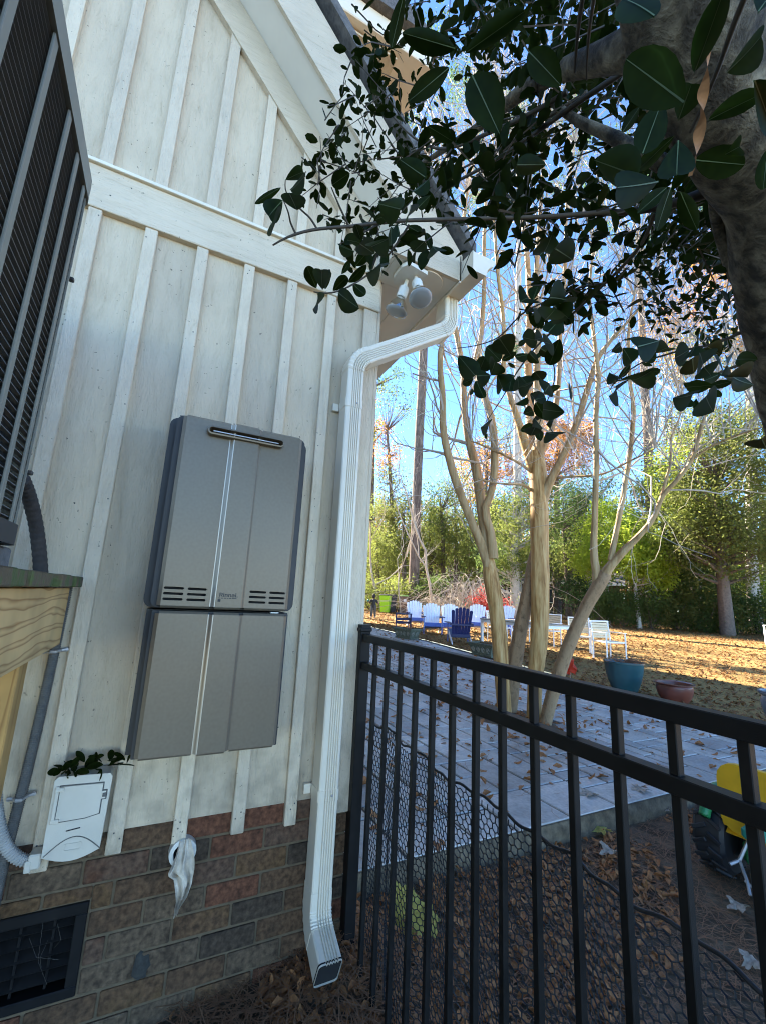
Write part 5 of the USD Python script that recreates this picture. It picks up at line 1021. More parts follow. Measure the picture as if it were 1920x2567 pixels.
etrunk('limb', [(1880, 720, 1.3, .022), (1845, 672, 1.3, .018), (1818, 610, 1.28, .014), (1800, 555, 1.25, .012), (1790, 480, 1.2, .010)], M['hollybark'], 24, 10)
main = etrunk('limb', [(684, 614, .93, .0014), (742, 586, .93, .0024), (800, 573, .94, .0027), (875, 567, .95, .0030), (1000, 553, .98, .0033), (1130, 549, 1.02, .0036), (1300, 545, 1.08, .004), (1480, 535, 1.14, .005), (1634, 522, 1.2, .007), (1800, 470, 1.26, .012)], M['twiggreen'], 60, 8, .12)
etrunk('limb', [(1640, 535, 1.2, 0.0043), (1603, 617, 1.22, 0.0037), (1517, 709, 1.27, 0.0034), (1424, 796, 1.32, 0.0031), (1371, 842, 1.36, 0.0028), (1294, 934, 1.4, 0.0022), (1258, 997, 1.4, 0.0016), (1216, 1059, 1.42, 0.0010)], M['twiggreen'], 40, 7)
etrunk('limb', [(1517, 709, 1.27, 0.0028), (1440, 725, 1.3, 0.0025), (1318, 779, 1.34, 0.0022), (1245, 847, 1.38, 0.0019), (1134, 873, 1.42, 0.0010)], M['twiggreen'], 30, 7)
etrunk('limb', [(1360, 850, 1.36, 0.0019), (1390, 940, 1.36, 0.0019), (1362, 1030, 1.36, 0.0016), (1345, 1080, 1.36, 0.0012)], M['twiggreen'], 20, 6)
etrunk('limb', [(1900, 905, 1.36, 0.0037), (1802, 935, 1.34, 0.0031), (1745, 972, 1.34, 0.0025), (1700, 1000, 1.34, 0.0012)], M['twiggreen'], 20, 6)
etrunk('limb', [(1880, 820, 1.34, 0.0037), (1805, 856, 1.34, 0.0031), (1685, 884, 1.38, 0.0025), (1606, 910, 1.42, 0.0019), (1540, 962, 1.45, 0.0010)], M['twiggreen'], 24, 6)
etrunk('limb', [(1025, 562, 1.0, 0.0025), (990, 616, 1.0, 0.0022), (955, 660, 1.0, 0.0021), (905, 700, .98, 0.0019), (832, 733, .95, 0.0016), (787, 731, .93, 0.0012)], M['twiggreen'], 26, 6)
etrunk('limb', [(875, 566, .95, 0.0022), (842, 495, .95, 0.0017), (831, 468, .95, 0.0011)], M['twiggreen'], 14, 6)
etrunk('limb', [(795, 573, .94, 0.0021), (770, 538, .94, 0.0017), (745, 515, .93, 0.0015), (716, 474, .92, 0.0012), (716, 450, .92, 0.0009)], M['twiggreen'], 16, 6)
etrunk('limb', [(742, 585, .93, 0.0021), (730, 560, .93, 0.0017), (722, 528, .92, 0.0014), (710, 500, .92, 0.0009)], M['twiggreen'], 14, 6)
for w in ([(1110, 470, 1.5, 0.0037), (1240, 400, 1.45, 0.0043), (1400, 290, 1.4, 0.0056), (1560, 180, 1.35, 0.0068)], [(940, 230, 1.7, 0.0019), (1010, 320, 1.65, 0.0025), (1090, 370, 1.6, 0.0037), (1230, 330, 1.5, 0.0050), (1420, 230, 1.4, 0.0062)], [(1060, 520, 1.6, 0.0025), (1160, 420, 1.7, 0.0031), (1300, 340, 1.7, 0.0043), (1470, 230, 1.6, 0.0056)],
          [(1470, -60, 1.0, 0.0037), (1450, 60, 1.05, 0.0031), (1440, 180, 1.1, 0.0019)], [(1500, -60, .95, 0.0031), (1476, 80, 1.0, 0.0025), (1470, 200, 1.05, 0.0012)], [(1900, -80, .7, 0.0031), (1840, 60, .72, 0.0031), (1800, 170, .75, 0.0025), (1730, 330, .8, 0.0019)]):
    etrunk('branch', w, M['twiggreen'], 24, 7)

single = []                                                   # leaves that show large: each a part of its own
def px_leaf(u0, v0, u1, v1, w=.58, Lw=.052, tilt=None, face=None, d=None):
    """leaf from base pixel to tip pixel; its real length fixes how far off it hangs"""
    a, b = at_d(u0, v0, 1.0) - EYE, at_d(u1, v1, 1.0) - EYE
    tl = q.uniform(-.12, .12) if tilt is None else tilt
    dd = d or Lw / np.linalg.norm(b * (1 + tl) - a)
    A, B = EYE + a * dd, EYE + b * dd * (1 + tl); X = B - A; L = np.linalg.norm(X)
    N = -(A + B) / 2 + EYE; N = N / np.linalg.norm(N) + q.normal(0, .20, 3); N *= -1 if q.random() < .75 else 1
    single.append((A, X, N, L, L * w * q.uniform(.70, .86), q.integers(len(LT))))
BIG = [((1013, -20), (978, 123), .42), ((1140, 120), (1008, 82), .5), ((1165, 132), (1316, 24), .38), ((1125, 168), (1022, 256), .5), ((1183, 188), (1250, 330), .62), ((1325, 128), (1400, 205), .58), ((1072, 315), (1134, 352), .55), ((1065, 443), (1002, 400), .85), ((1295, 412), (1366, 412), .5),
 ((1715, 255), (1577, 150), .6), ((1740, 250), (1815, 165), .85), ((1740, 180), (1812, -10), .34), ((1822, 180), (1935, 80), .55), ((1775, 300), (1920, 225), .5), ((1610, 385), (1655, 262), .62), ((1690, 340), (1586, 435), .32), ((1700, 352), (1692, 468), .62), ((1740, 400), (1862, 412), .75), ((1648, 455), (1522, 480), .52), ((1598, 440), (1495, 400), .6), ((1680, 470), (1640, 580), .62), ((1705, 480), (1745, 575), .5), ((1820, 385), (1880, 352), .5), ((1925, 370), (1912, 470), .5), ((1700, 300), (1735, 205), .7), ((1560, 330), (1600, 270), .5), ((1670, 470), (1600, 530), .5), ((1890, 200), (1940, 330), .5), ((1640, 40), (1560, -20), .5), ((1900, 30), (1960, -60), .5)]
for (a, b, w) in BIG: px_leaf(*a, *b, w, .056)
c5l = lambda a, b: (600 + a * .3023, 350 + b * .3023)
for a, b, w in [((385, 330), (562, 240), .35), ((425, 415), (562, 298), .45), ((345, 395), (125, 522), .3), ((415, 440), (480, 565), .8), ((360, 500), (203, 662), .55), ((355, 575), (245, 778), .6), ((770, 375), (893, 285), .7), ((640, 1230), (555, 1040), .5), ((690, 1240), (682, 1046), .42), ((712, 1238), (748, 1072), .45), ((650, 1268), (668, 1432), .52), ((822, 1270), (975, 1395), .55), ((942, 1195), (1048, 1295), .85),
                ((778, 1252), (905, 1120), .5), ((905, 1180), (1055, 1035), .52), ((1052, 1105), (1187, 1040), .5), ((848, 1112), (927, 992), .5), ((965, 1045), (1068, 925), .75), ((955, 925), (822, 880), .55), ((1100, 880), (1225, 830), .6), ((965, 700), (1010, 825), .5), ((1530, 840), (1432, 940), .7), ((1545, 770), (1585, 912), .5), ((1600, 880), (1654, 960), .7), ((1395, 715), (1525, 790), .7), ((1255, 720), (1262, 885), .42), ((1310, 690), (1320, 810), .4), ((1245, 620), (1122, 655), .62), ((1335, 575), (1160, 535), .6), ((1330, 560), (1440, 470), .55), ((1420, 540), (1400, 660), .5), ((900, 830), (1010, 850), .6), ((1000, 860), (1110, 930), .55), ((1440, 430), (1560, 370), .5), ((1480, 560), (1560, 480), .5)]:
    px_leaf(*c5l(*a), *c5l(*b), w, .045)
c4l = lambda a, b: (1040 + a * .2418, 600 + b * .2418)
for a, b in [((620, 1410), (495, 1262)), ((600, 1440), (475, 1500)), ((630, 1460), (712, 1648)), ((640, 1415), (775, 1412)), ((655, 1390), (715, 1232)), ((585, 1545), (580, 1615)), ((870, 1020), (975, 1170)), ((740, 1110), (900, 1270)), ((800, 1200), (745, 1340)), ((900, 1250), (1050, 1170)), ((1040, 1220), (1190, 1190)), ((830, 1270), (790, 1400)), ((960, 1280), (1035, 1330)), ((850, 1400), (910, 1545)), ((900, 1480), (1000, 1420)), ((1000, 1420), (970, 1620)), ((1060, 1420), (1085, 1560)), ((1100, 1430), (1190, 1530)), ((1200, 1490), (1130, 1570)), ((1180, 1170), (1260, 1270)), ((1240, 1240), (1320, 1170)), ((1160, 1010), (1245, 950)), ((1110, 1010), (1240, 1050)), ((1070, 1100), (1150, 1030)), ((1180, 620), (1160, 560)), ((1220, 640), (1270, 480)), ((1150, 690), (1215, 770)), ((1230, 700), (1310, 750)), ((1260, 740), (1410, 690)), ((1340, 470), (1430, 560)), ((1390, 600), (1500, 590)), ((1440, 690), (1560, 790)), ((1450, 640), (1600, 700)), ((1350, 830), (1430, 760)), ((1380, 960), (1500, 840)), ((1240, 1040), (1340, 1000)), ((1340, 1060), (1480, 1080)), ((1300, 1130), (1420, 1200)), ((1240, 1370), (1330, 1480)), ((1340, 1580), (1420, 1470)), ((1330, 1600), (1490, 1520)), ((1040, 1710), (1160, 1640)), ((1190, 1600), (1290, 1680)), ((1240, 1660), (1330, 1640)), ((1120, 1810), (1250, 1760)), ((1250, 1690), (1350, 1850)), ((1340, 1700), (1450, 1830)), ((1240, 1860), (1310, 1960)), ((1330, 1760), (1460, 1790)), ((1090, 1980), (1240, 1930)), ((1240, 1950), (1190, 2060)), ((1280, 1980), (1300, 2080)), ((1360, 1920), (1460, 1960)), ((1360, 2000), (1500, 2050)), ((680, 1950), (780, 1930)), ((735, 2010), (735, 2070)), ((1250, 1830), (1310, 1900)), ((1350, 1250), (1480, 1130)), ((1390, 1300), (1490, 1060)), ((1330, 120), (1240, 240)), ((1330, 130), (1400, 60)), ((1450, 90), (1615, 190))]:
    px_leaf(*c4l(*a), *c4l(*b), q.uniform(.5, .66), .050)
c3l = lambda a, b: (1400 + a * .3165, 850 + b * .3165)
for a, b in [((490, 50), (440, 90)), ((540, 10), (650, 0)), ((625, 60), (785, 20)), ((770, 110), (900, 30)), ((510, 70), (600, 200)), ((560, 200), (480, 310)), ((640, 110), (780, 160)), ((660, 190), (740, 210)), ((665, 260), (795, 255)), ((570, 320), (700, 325)), ((400, 265), (480, 320)), ((440, 330), (480, 370)), ((450, 370), (465, 465)), ((80, 370), (125, 440)), ((920, 150), (1060, 80)), ((1080, 60), (1040, 160)), ((990, 180), (1080, 250)), ((1060, 150), (1060, 260)), ((1120, 110), (1170, 210)), ((1150, 220), (1220, 300)), ((1180, 60), (1260, 90)), ((1270, 140), (1300, 190)), ((1320, 170), (1380, 260)), ((1410, 160), (1530, 150)), ((1290, 270), (1130, 340)), ((990, 345), (1100, 410)), ((1010, 380), (1180, 370)), ((1180, 380), (1380, 330)), ((1330, 300), (1490, 290)), ((1380, 300), (1470, 370)), ((1190, 400), (1290, 450)), ((1060, 440), (950, 490)), ((1050, 480), (975, 570)), ((1090, 470), (1140, 575)), ((1170, 450), (1200, 560)), ((1600, 830), (1643, 800)), ((1610, 790), (1640, 860))]:
    px_leaf(*c3l(*a), *c3l(*b), q.uniform(.5, .66), .050)

def inpoly(poly, n):
    pg = Polygon(poly); x0, y0, x1, y1 = pg.bounds; pts = np.zeros((0, 2))
    while len(pts) < n:
        c = np.c_[q.uniform(x0, x1, 4 * n), q.uniform(y0, y1, 4 * n)]; pts = np.vstack([pts, c[shapely.contains_xy(pg, c[:, 0], c[:, 1])]])
    return pts[:n]
leafP, leafX, leafN, leafL, leafW = [], [], [], [], []
sprig = MB()
def sprigs(poly, n, dmin, dmax, k=(5, 10), L=.046, tw=.0016, hang=.25):
    for (u, v) in inpoly(poly, n):
        if 1085 < u < 1300 and 570 < v < 800: continue                # the gutter end stays in the clear
        d = dmin * (dmax / dmin) ** q.random(); b = at_d(u, v, d); ax = runit(q, 1)[0] + np.array([0, 0, -hang]); ax /= np.linalg.norm(ax); m = q.integers(*k); Ls = .024 * m
        pts = [b - ax * Ls * .5, b + q.normal(0, .006, 3), b + ax * Ls * .5 + q.normal(0, .008, 3)]; sprig.tube(pts, [tw * 1.4, tw, tw * .5], 3, False)
        for i in range(m):
            o = pts[0] + (pts[2] - pts[0]) * (i + .3) / m; sd_ = np.cross(ax, runit(q, 1)[0]); sd_ /= np.linalg.norm(sd_); x = sd_ + ax * .55 + np.array([0, 0, -.15]); l = L * q.uniform(.65, 1.2)
            leafP.append(o + sd_ * .004); leafX.append(x); leafN.append(np.cross(x, np.cross(runit(q, 1)[0] * .6 + np.array([0, 0, 1.0]), x))); leafL.append(l); leafW.append(l * q.uniform(.40, .56))
sprigs([(1010, 0), (1920, 0), (1920, 300), (1800, 420), (1560, 520), (1330, 470), (1130, 440), (1050, 330), (1010, 120)], 140, 1.35, 3.2)
sprigs([(1150, -40), (1920, -40), (1920, 180), (1500, 250), (1250, 200)], 105, 1.6, 3.2)
sprigs([(820, 130), (960, 60), (1020, 120), (1080, 330), (1060, 500), (960, 640), (800, 560), (760, 430), (850, 300)], 60, 1.5, 2.1, (5, 9), .036)
sprigs([(1040, 330), (1300, 380), (1560, 480), (1640, 560), (1380, 600), (1150, 560), (1050, 480)], 48, 1.15, 2.2)
sprigs([(1600, 540), (1850, 520), (1880, 880), (1720, 880), (1620, 820), (1560, 660)], 80, 1.6, 2.6, (4, 9), .036)
sprigs([(1700, 420), (1920, 380), (1920, 560), (1800, 700), (1660, 560)], 60, 1.3, 2.2)
sprigs([(880, 545), (1640, 505), (1640, 600), (1350, 640), (900, 640)], 18, .95, 1.25, (4, 8), .044)
sprigs([(1330, 700), (1480, 640), (1600, 690), (1470, 800), (1380, 800)], 12, 1.25, 1.45)
leafP, leafX, leafN, leafL, leafW = map(np.array, (leafP, leafX, leafN, leafL, leafW))
dist = np.linalg.norm(leafP - EYE, axis=1); order = np.argsort(dist); near = order[:max(0, 300 - len(single))]; far = order[len(near):]
M['midrib'] = simple('leaf_midrib', (.045, .066, .014), .6, var=.1)
for (A, X, N, L, W, t) in single:
    lp = obj('leaf', MB().add(*scatter(LT[t], A[None], X[None], N[None], np.array([L]), np.array([W]))), M['holly'], ev, smooth=True)
    V_, F_ = LT[t]; m_ = np.r_[V_[0][None], V_[2:-1:3], V_[-1][None]] * [1, 0, 1]; rb = MB()
    for sg in (1, -1):
        nv_ = len(m_); wv = np.linspace(.022, .005, nv_)
        vv_ = np.vstack([m_ + np.c_[m_[:, 0] * 0, wv, m_[:, 0] * 0 + sg * .010], m_ + np.c_[m_[:, 0] * 0, -wv, m_[:, 0] * 0 + sg * .010]]); k_ = np.arange(nv_ - 1)
        rb.add(*scatter((vv_, np.vstack([np.stack([k_, k_ + 1, k_ + 1 + nv_], 1), np.stack([k_, k_ + 1 + nv_, k_ + nv_], 1)])), A[None], X[None], N[None], np.array([L]), np.array([W])))
    obj('midrib', rb, M['midrib'], lp)
for i in near: obj('leaf', MB().add(*scatter(LT[i % 5], leafP[i:i + 1], leafX[i:i + 1], leafN[i:i + 1], leafL[i:i + 1], leafW[i:i + 1])), M['holly'], ev, smooth=True)
fm = MB()
for k in range(3): s = far[k::3]; fm.add(*scatter(LS[k], leafP[s], leafX[s], leafN[s], leafL[s], leafW[s]))
obj('foliage', fm, M['holly'], ev, smooth=True, kind='stuff'); obj('sprigs', sprig, M['twiggreen'], ev, kind='stuff')
dl = MB(); pts = np.array([at_d(u, v, .62) for u, v in ((1777, 128), (1768, 190), (1760, 250), (1757, 300), (1748, 360), (1738, 410), (1730, 440))]); C = spline(pts, 24); s1 = np.linspace(0, 9, 24)
e1_, e2_ = RM[0], RM[2]; w = .0042 * np.sin(np.linspace(.15, math.pi - .15, 24)) + .001
A_ = C + (np.cos(s1)[:, None] * e1_ + np.sin(s1)[:, None] * e2_) * w[:, None]; B_ = C - (np.cos(s1)[:, None] * e1_ + np.sin(s1)[:, None] * e2_) * w[:, None]; k = np.arange(23)
dl.add(np.vstack([A_, B_]), np.stack([k, k + 1, k + 25, k + 24], 1)); obj('dead_leaf', dl, simple('dead_brown_leaf', (.28, .12, .04), .8, var=.3, scale=80), ev, smooth=True, label='long brown curled dead leaf')
# sprig of fallen leaves on the utility box
sb = MB(); n = 34; P = np.stack([-1.875 + q.uniform(-.03, .03, n), np.linspace(-.225, -.035, n) + q.normal(0, .008, n), .882 + q.uniform(.0, .022, n)], 1); X = runit(q, n) * [1, 1, .7] + np.array([.2, 0, .25])
sb.add(*scatter(LT[0], P, X, runit(q, n) + np.array([0, 0, .6]), q.uniform(.035, .055, n), q.uniform(.018, .028, n)))
obj('leaf_sprig', sb, M['holly'], smooth=True, label='sprig of dark green leaves lying on top of the utility box', cat='leaves')

# ================================================================ background trees
q = np.random.default_rng(55)
def wpt(u, v, r): return at_h(u, v, r)
def bgtree(name, label, base_px, r, trunk, crowns, bark='brown', group=None, limbs=10, base_r=None, cat='tree'):
    """trunk: [(u, v, width px)]; crowns: [(u, v, ru, rv, n, size, tone, clumps, clump radius)]"""
    t = thing(name, label, cat, group=group)
    P = [wpt(u, v, r) for u, v, w in trunk]; rad = [w * ((p - EYE) @ RM[2]) ** 2 / np.linalg.norm(p - EYE) / FPX / 2 for (u, v, w), p in zip(trunk, P)]
    b = P[0].copy(); b[2] = float(G(b[0], b[1])) - .1; P = [b] + P[0 if P[0][2] > b[2] + .3 else 1:]; rad = [rad[0] * 1.15] + rad[len(rad) - len(P) + 1:]
    C = spline(P, 20); tt = np.linspace(0, 1, 20); R_ = np.interp(tt, np.linspace(0, 1, len(rad)), rad)
    obj('trunk', MB().tube(C, R_, 9), M[bark], t, smooth=True)
    br_ = MB(); fo_ = {}
    for (u, v, ru, rv, n, size, tone, nc, cr) in crowns:
        c = wpt(u, v, r); rx, rz = ru * r / FPX, rv * r / FPX * 1.02
        Pp, Cc = clumps(c, (rx, rx, rz), n, nc, cr, q)
        g = G(Pp[:, 0], Pp[:, 1]); Pp = Pp[Pp[:, 2] > g + .05]
        fo_.setdefault(tone, MB()).add(*cards(Pp, size, q))
        for cc in Cc[:limbs]:
            k = np.argmin(np.abs(C[:, 2] - (cc[2] - .45 * np.linalg.norm(cc[:2] - C[-1, :2])))); o = C[k]; mid = (o + cc) / 2 + q.normal(0, .15, 3)
            br_.tube([o, mid, cc], [max(.012, R_[k] * .35), max(.009, R_[k] * .2), .006], 4, False)
    if br_.V: obj('branches', br_, M[bark], t, kind='stuff')
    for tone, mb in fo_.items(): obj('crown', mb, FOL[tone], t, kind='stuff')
    return t
bgtree('pine_tree', 'tall dark pine trunk left of the crape myrtle behind the brush pile', None, 27, [(1036, 1480, 25), (1042, 1300, 23), (1050, 1100, 23), (1060, 900, 21), (1064, 700, 19), (1070, 400, 14)], [(1030, 560, 170, 120, 3000, .22, 'needle', 40, .45), (1080, 300, 220, 160, 4000, .22, 'needle', 40, .5)], 'pinebark', limbs=14)
bgtree('pine_tree', 'tall pine trunk close against the white house corner, mostly hidden by it', None, 39, [(924, 1500, 20), (928, 1300, 18), (934, 1000, 16), (938, 800, 14)], [(960, 940, 70, 45, 800, .24, 'needle', 16, .42), (950, 1050, 60, 60, 700, .22, 'orange', 18, .42)], 'pinebark', limbs=8)
bgtree('pine_tree', 'pale barked pine trunk just left of the thick crape myrtle trunk', None, 33, [(1296, 1480, 22), (1297, 1300, 21), (1296, 1050, 19), (1298, 800, 16), (1300, 550, 12)], [(1300, 420, 200, 130, 3600, .24, 'needle', 42, .5), (1250, 880, 60, 50, 700, .22, 'needle', 10, .4)], 'palebark', limbs=10)
bgtree('pine_tree', 'tall straight pine trunk standing against the blue sky right of centre', None, 33, [(1632, 1480, 26), (1628, 1200, 25), (1618, 1000, 22), (1608, 800, 18), (1600, 600, 14)], [(1640, 1210, 45, 60, 700, .2, 'olive', 16, .3), (1590, 500, 170, 120, 2600, .24, 'needle', 34, .5)], 'pinebark', limbs=8)
bgtree('tall_tree', 'pale grey tall trunk at the right edge behind the evergreen foliage', None, 27.5, [(1893, 1545, 36), (1884, 1400, 30), (1884, 1200, 30), (1884, 1050, 34), (1878, 850, 30), (1868, 650, 24)], [(1800, 800, 140, 110, 5200, .16, 'orange', 60, .35), (1760, 900, 90, 60, 2000, .15, 'olive', 26, .3), (1850, 640, 110, 90, 2400, .17, 'orange', 34, .4)], 'palebark', limbs=16)
bgtree('evergreen_tree', 'broad olive green evergreen filling the right side beyond the lawn, reddish trunk', None, 24.3, [(1822, 1560, 38), (1812, 1460, 30), (1800, 1320, 24), (1790, 1200, 16)], [(1800, 1190, 130, 130, 8000, .13, 'olive', 150, .32), (1730, 1130, 80, 110, 6000, .13, 'light', 90, .28), (1700, 1180, 70, 120, 3400, .13, 'lime', 60, .26), (1860, 1290, 80, 130, 6500, .13, 'light', 100, .32), (1720, 1310, 90, 70, 6000, .13, 'light', 90, .28), (1880, 1090, 70, 110, 6000, .13, 'light', 70, .3), (1800, 1370, 100, 70, 7000, .13, 'olive', 80, .3)], 'brown', limbs=24)
bgtree('lime_tree', 'small bright yellow green tree in the sun behind the leaning trunk', None, 26.5, [(1524, 1555, 13), (1520, 1480, 11), (1512, 1420, 9), (1510, 1340, 6)], [(1530, 1340, 66, 76, 6400, .15, 'lime', 90, .27), (1490, 1410, 56, 50, 4200, .15, 'lime', 44, .24)], 'palebark', limbs=16)
bgtree('lime_tree', 'small bright yellow green tree with a forked pale trunk right of its twin', None, 24.8, [(1603, 1572, 13), (1598, 1530, 11), (1590, 1440, 8), (1585, 1350, 5)], [(1585, 1370, 66, 68, 6200, .15, 'lime', 90, .26), (1628, 1430, 50, 46, 3800, .15, 'lime', 40, .24)], 'palebark', limbs=16)
bgtree('holly_tree', 'light green small leaved evergreen behind the thick crape myrtle trunk', None, 27, [(1290, 1520, 26), (1290, 1430, 24), (1285, 1330, 18)], [(1290, 1340, 80, 100, 9000, .13, 'light', 110, .3), (1250, 1410, 60, 60, 4000, .13, 'mid', 60, .28), (1330, 1260, 55, 60, 3000, .13, 'mid', 44, .3)], 'palebark', limbs=20)
bgtree('holly_tree', 'mid green tree behind the gap between the thick and the leaning trunk', None, 29, [(1425, 1520, 16), (1420, 1420, 14), (1412, 1330, 10)], [(1420, 1300, 65, 85, 5400, .14, 'mid', 80, .32), (1440, 1390, 50, 50, 2600, .14, 'light', 40, .3), (1470, 1220, 60, 50, 2000, .15, 'needle', 34, .35)], 'brown', limbs=16)
bgtree('oak_tree', 'rusty orange leaved tree in the distance behind the crape myrtle', None, 36, [(1395, 1500, 20), (1395, 1300, 16), (1395, 1150, 10)], [(1395, 1130, 76, 85, 6000, .19, 'orange', 90, .4), (1345, 1180, 56, 66, 3000, .19, 'orange', 30, .4), (1440, 1080, 44, 46, 1600, .19, 'orange', 20, .35)], 'brown', limbs=20)
bgtree('oak_tree', 'sparse gold and olive tree beside the white house corner', None, 37, [(985, 1500, 13), (985, 1350, 11), (978, 1200, 8), (970, 1080, 6)], [(960, 1120, 50, 70, 1300, .19, 'orange', 30, .42), (990, 1230, 70, 80, 2400, .18, 'olive', 46, .44), (950, 1330, 50, 80, 3200, .17, 'light', 56, .40), (1000, 1010, 70, 50, 700, .19, 'olive', 20, .45)], 'brown', limbs=24)
bgtree('holly_tree', 'loose green understorey tree between the dark pine trunk and the left limbs', None, 36, [(1110, 1500, 12), (1110, 1400, 10), (1105, 1280, 7)], [(1105, 1280, 60, 70, 2200, .18, 'mid', 44, .42), (1090, 1370, 60, 50, 3000, .17, 'light', 46, .36), (1150, 1190, 60, 60, 900, .18, 'light', 24, .42), (1020, 1390, 60, 60, 3000, .17, 'light', 50, .36)], 'brown', limbs=18)
bgtree('oak_tree', 'golden brown leaved tree low behind the left limbs of the crape myrtle', None, 38, [(1215, 1500, 16), (1215, 1300, 12), (1220, 1150, 8)], [(1215, 1190, 76, 90, 4200, .2, 'orange', 44, .42), (1240, 1100, 60, 50, 1000, .2, 'olive', 22, .4)], 'brown', limbs=18)
bgtree('shade_tree', 'green small tree in half shade right of the yellow green trees', None, 26, [(1690, 1560, 14), (1692, 1480, 12), (1700, 1400, 8)], [(1690, 1430, 50, 60, 4200, .13, 'mid', 66, .28), (1740, 1470, 60, 60, 4200, .13, 'mid', 66, .28), (1720, 1370, 50, 40, 2000, .14, 'mid', 34, .28)], 'brown', limbs=14)
bgtree('shade_tree', 'thin trunked green tree between the reddish trunk and the right edge', None, 28.5, [(1905, 1535, 14), (1915, 1440, 12), (1925, 1350, 9)], [(1890, 1420, 60, 60, 5000, .13, 'mid', 66, .28), (1930, 1480, 40, 50, 2600, .13, 'lime', 34, .26)], 'palebark', limbs=12)
for (u, v, r, ru, rv, tone, n, lb) in ((945, 1390, 33, 55, 75, 'light', 4200, 'pale green understorey tree behind the side fence nearest the house corner'), (1010, 1320, 35, 60, 80, 'olive', 4200, 'olive understorey tree left of the dark pine trunk'), (1075, 1330, 37, 60, 80, 'light', 4000, 'pale green understorey tree right of the dark pine trunk'), (1140, 1300, 38, 60, 90, 'olive', 4200, 'olive understorey tree above the brush pile'),
        (1200, 1380, 34, 60, 70, 'light', 4200, 'pale green understorey tree behind the left crape myrtle trunk'), (1240, 1310, 36, 60, 80, 'mid', 4000, 'mid green understorey tree left of the thick crape myrtle trunk'), (1400, 1400, 33, 60, 60, 'light', 4200, 'pale green understorey tree behind the brick house roof'), (1460, 1300, 36, 60, 70, 'mid', 3600, 'mid green understorey tree behind the yellow green tree'), (1660, 1260, 33, 60, 80, 'light', 4600, 'pale green understorey tree right of the yellow green trees')):
    bgtree('understorey_tree', lb, None, r, [(u, 1500, 12), (u + 2, 1420, 10), (u, v - rv * .4, 6)], [(u, v, ru, rv, int(1.5 * n), .16, tone, 80, .36)], 'brown', limbs=16)
for (x, y, h, lb) in ((-21.5, 7.9, 12.5, 'tall sparse tree beside the unseen wing, added to streak the lawn with shade'), (-26.5, 9.6, 14.5, 'tall sparse tree at the end of the side fence, added to streak the lawn with shade')):  # mostly hidden trees added for their streaks of shade
    t_ = thing('shade_tree', lb, 'tree'); g_ = float(G(x, y)); obj('trunk', MB().tube([(x, y, g_ - .1), (x + .1, y, g_ + h * .5), (x - .1, y + .1, g_ + h)], [.20, .14, .04], 9), M['brown'], t_, smooth=True)
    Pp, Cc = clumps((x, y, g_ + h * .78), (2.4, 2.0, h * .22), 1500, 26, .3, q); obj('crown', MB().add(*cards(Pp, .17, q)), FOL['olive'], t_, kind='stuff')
    bm = MB()
    for cc in Cc: bm.tube([(x, y, g_ + h * .5), cc], [.05, .01], 4, False)
    obj('branches', bm, M['brown'], t_, kind='stuff')
# bare trees
def bare(label, u, r, h, seed, depth=5, spread=.42, rad=.09, L=None):
    t = thing('bare_tree', label, 'tree'); b = wpt(u, 1490, r); b[2] = float(G(b[0], b[1])) - .1; mb = MB(); qq = np.random.default_rng(seed)
    grow(mb, b, (0, 0, 1), L or h * .34, rad, depth, qq, .10, spread, (2, 3), 7, .66, .09)
    obj('trunk', mb, M['twig'], t, smooth=True)
bare('bare branching tree between the pine trunk and the crape myrtle limbs', 1085, 24.5, 11, 3)
bare('bare pale branching tree behind the thick crape myrtle trunk', 1310, 30, 14, 5, 6)
bare('bare twiggy tree at the house corner behind the bins', 955, 27.5, 10, 8)
bare('bare pale tree far right of centre behind the evergreens', 1745, 31, 13, 12, 6)
bare('slim bare sapling by the side fence right of the bins', 1005, 25.5, 7, 14, 4, .35, .05)
bare('tall bare tree whose pale crown shows above the crape myrtle', 1480, 36, 19, 17, 6, .4, .14)
bare('tall bare tree whose pale crown shows above the gutter', 1200, 34, 18, 19, 6, .4, .14)
# brush pile and shrubs
bp = MB(); qq = np.random.default_rng(9)
for i in range(150):
    u = qq.uniform(1050, 1235); r = qq.uniform(22.8, 25); b = wpt(u, 1500, r); b[2] = float(G(b[0], b[1])); h = max(.3, 2.6 - abs(u - 1165) / 45) * qq.uniform(.5, 1.1)
    dd = np.array([qq.normal(0, 1.0), qq.normal(0, 1.0), 0]); pts = [b, b + dd * .4 + (0, 0, h * .75), b + dd * .9 + (0, 0, h), b + dd * 1.6 + (0, 0, h * qq.uniform(.35, .8)), b + dd * 2.0 + (0, 0, h * qq.uniform(.05, .5))]
    bp.tube(spline(pts, 9), np.linspace(.014, .005, 9) * qq.uniform(.6, 1.3), 4, False)
    for _ in range(2): k = qq.integers(1, 4); grow(bp, pts[k], qq.normal(0, 1, 3) + (0, 0, .3), .7, .008, 1, qq, -.05, .7, (2, 3), 3, .6, .2)
obj('brush_pile', bp, M['twig'], label='tangled pile of bare pale brush arching beside the dark pine trunk', cat='brush pile')
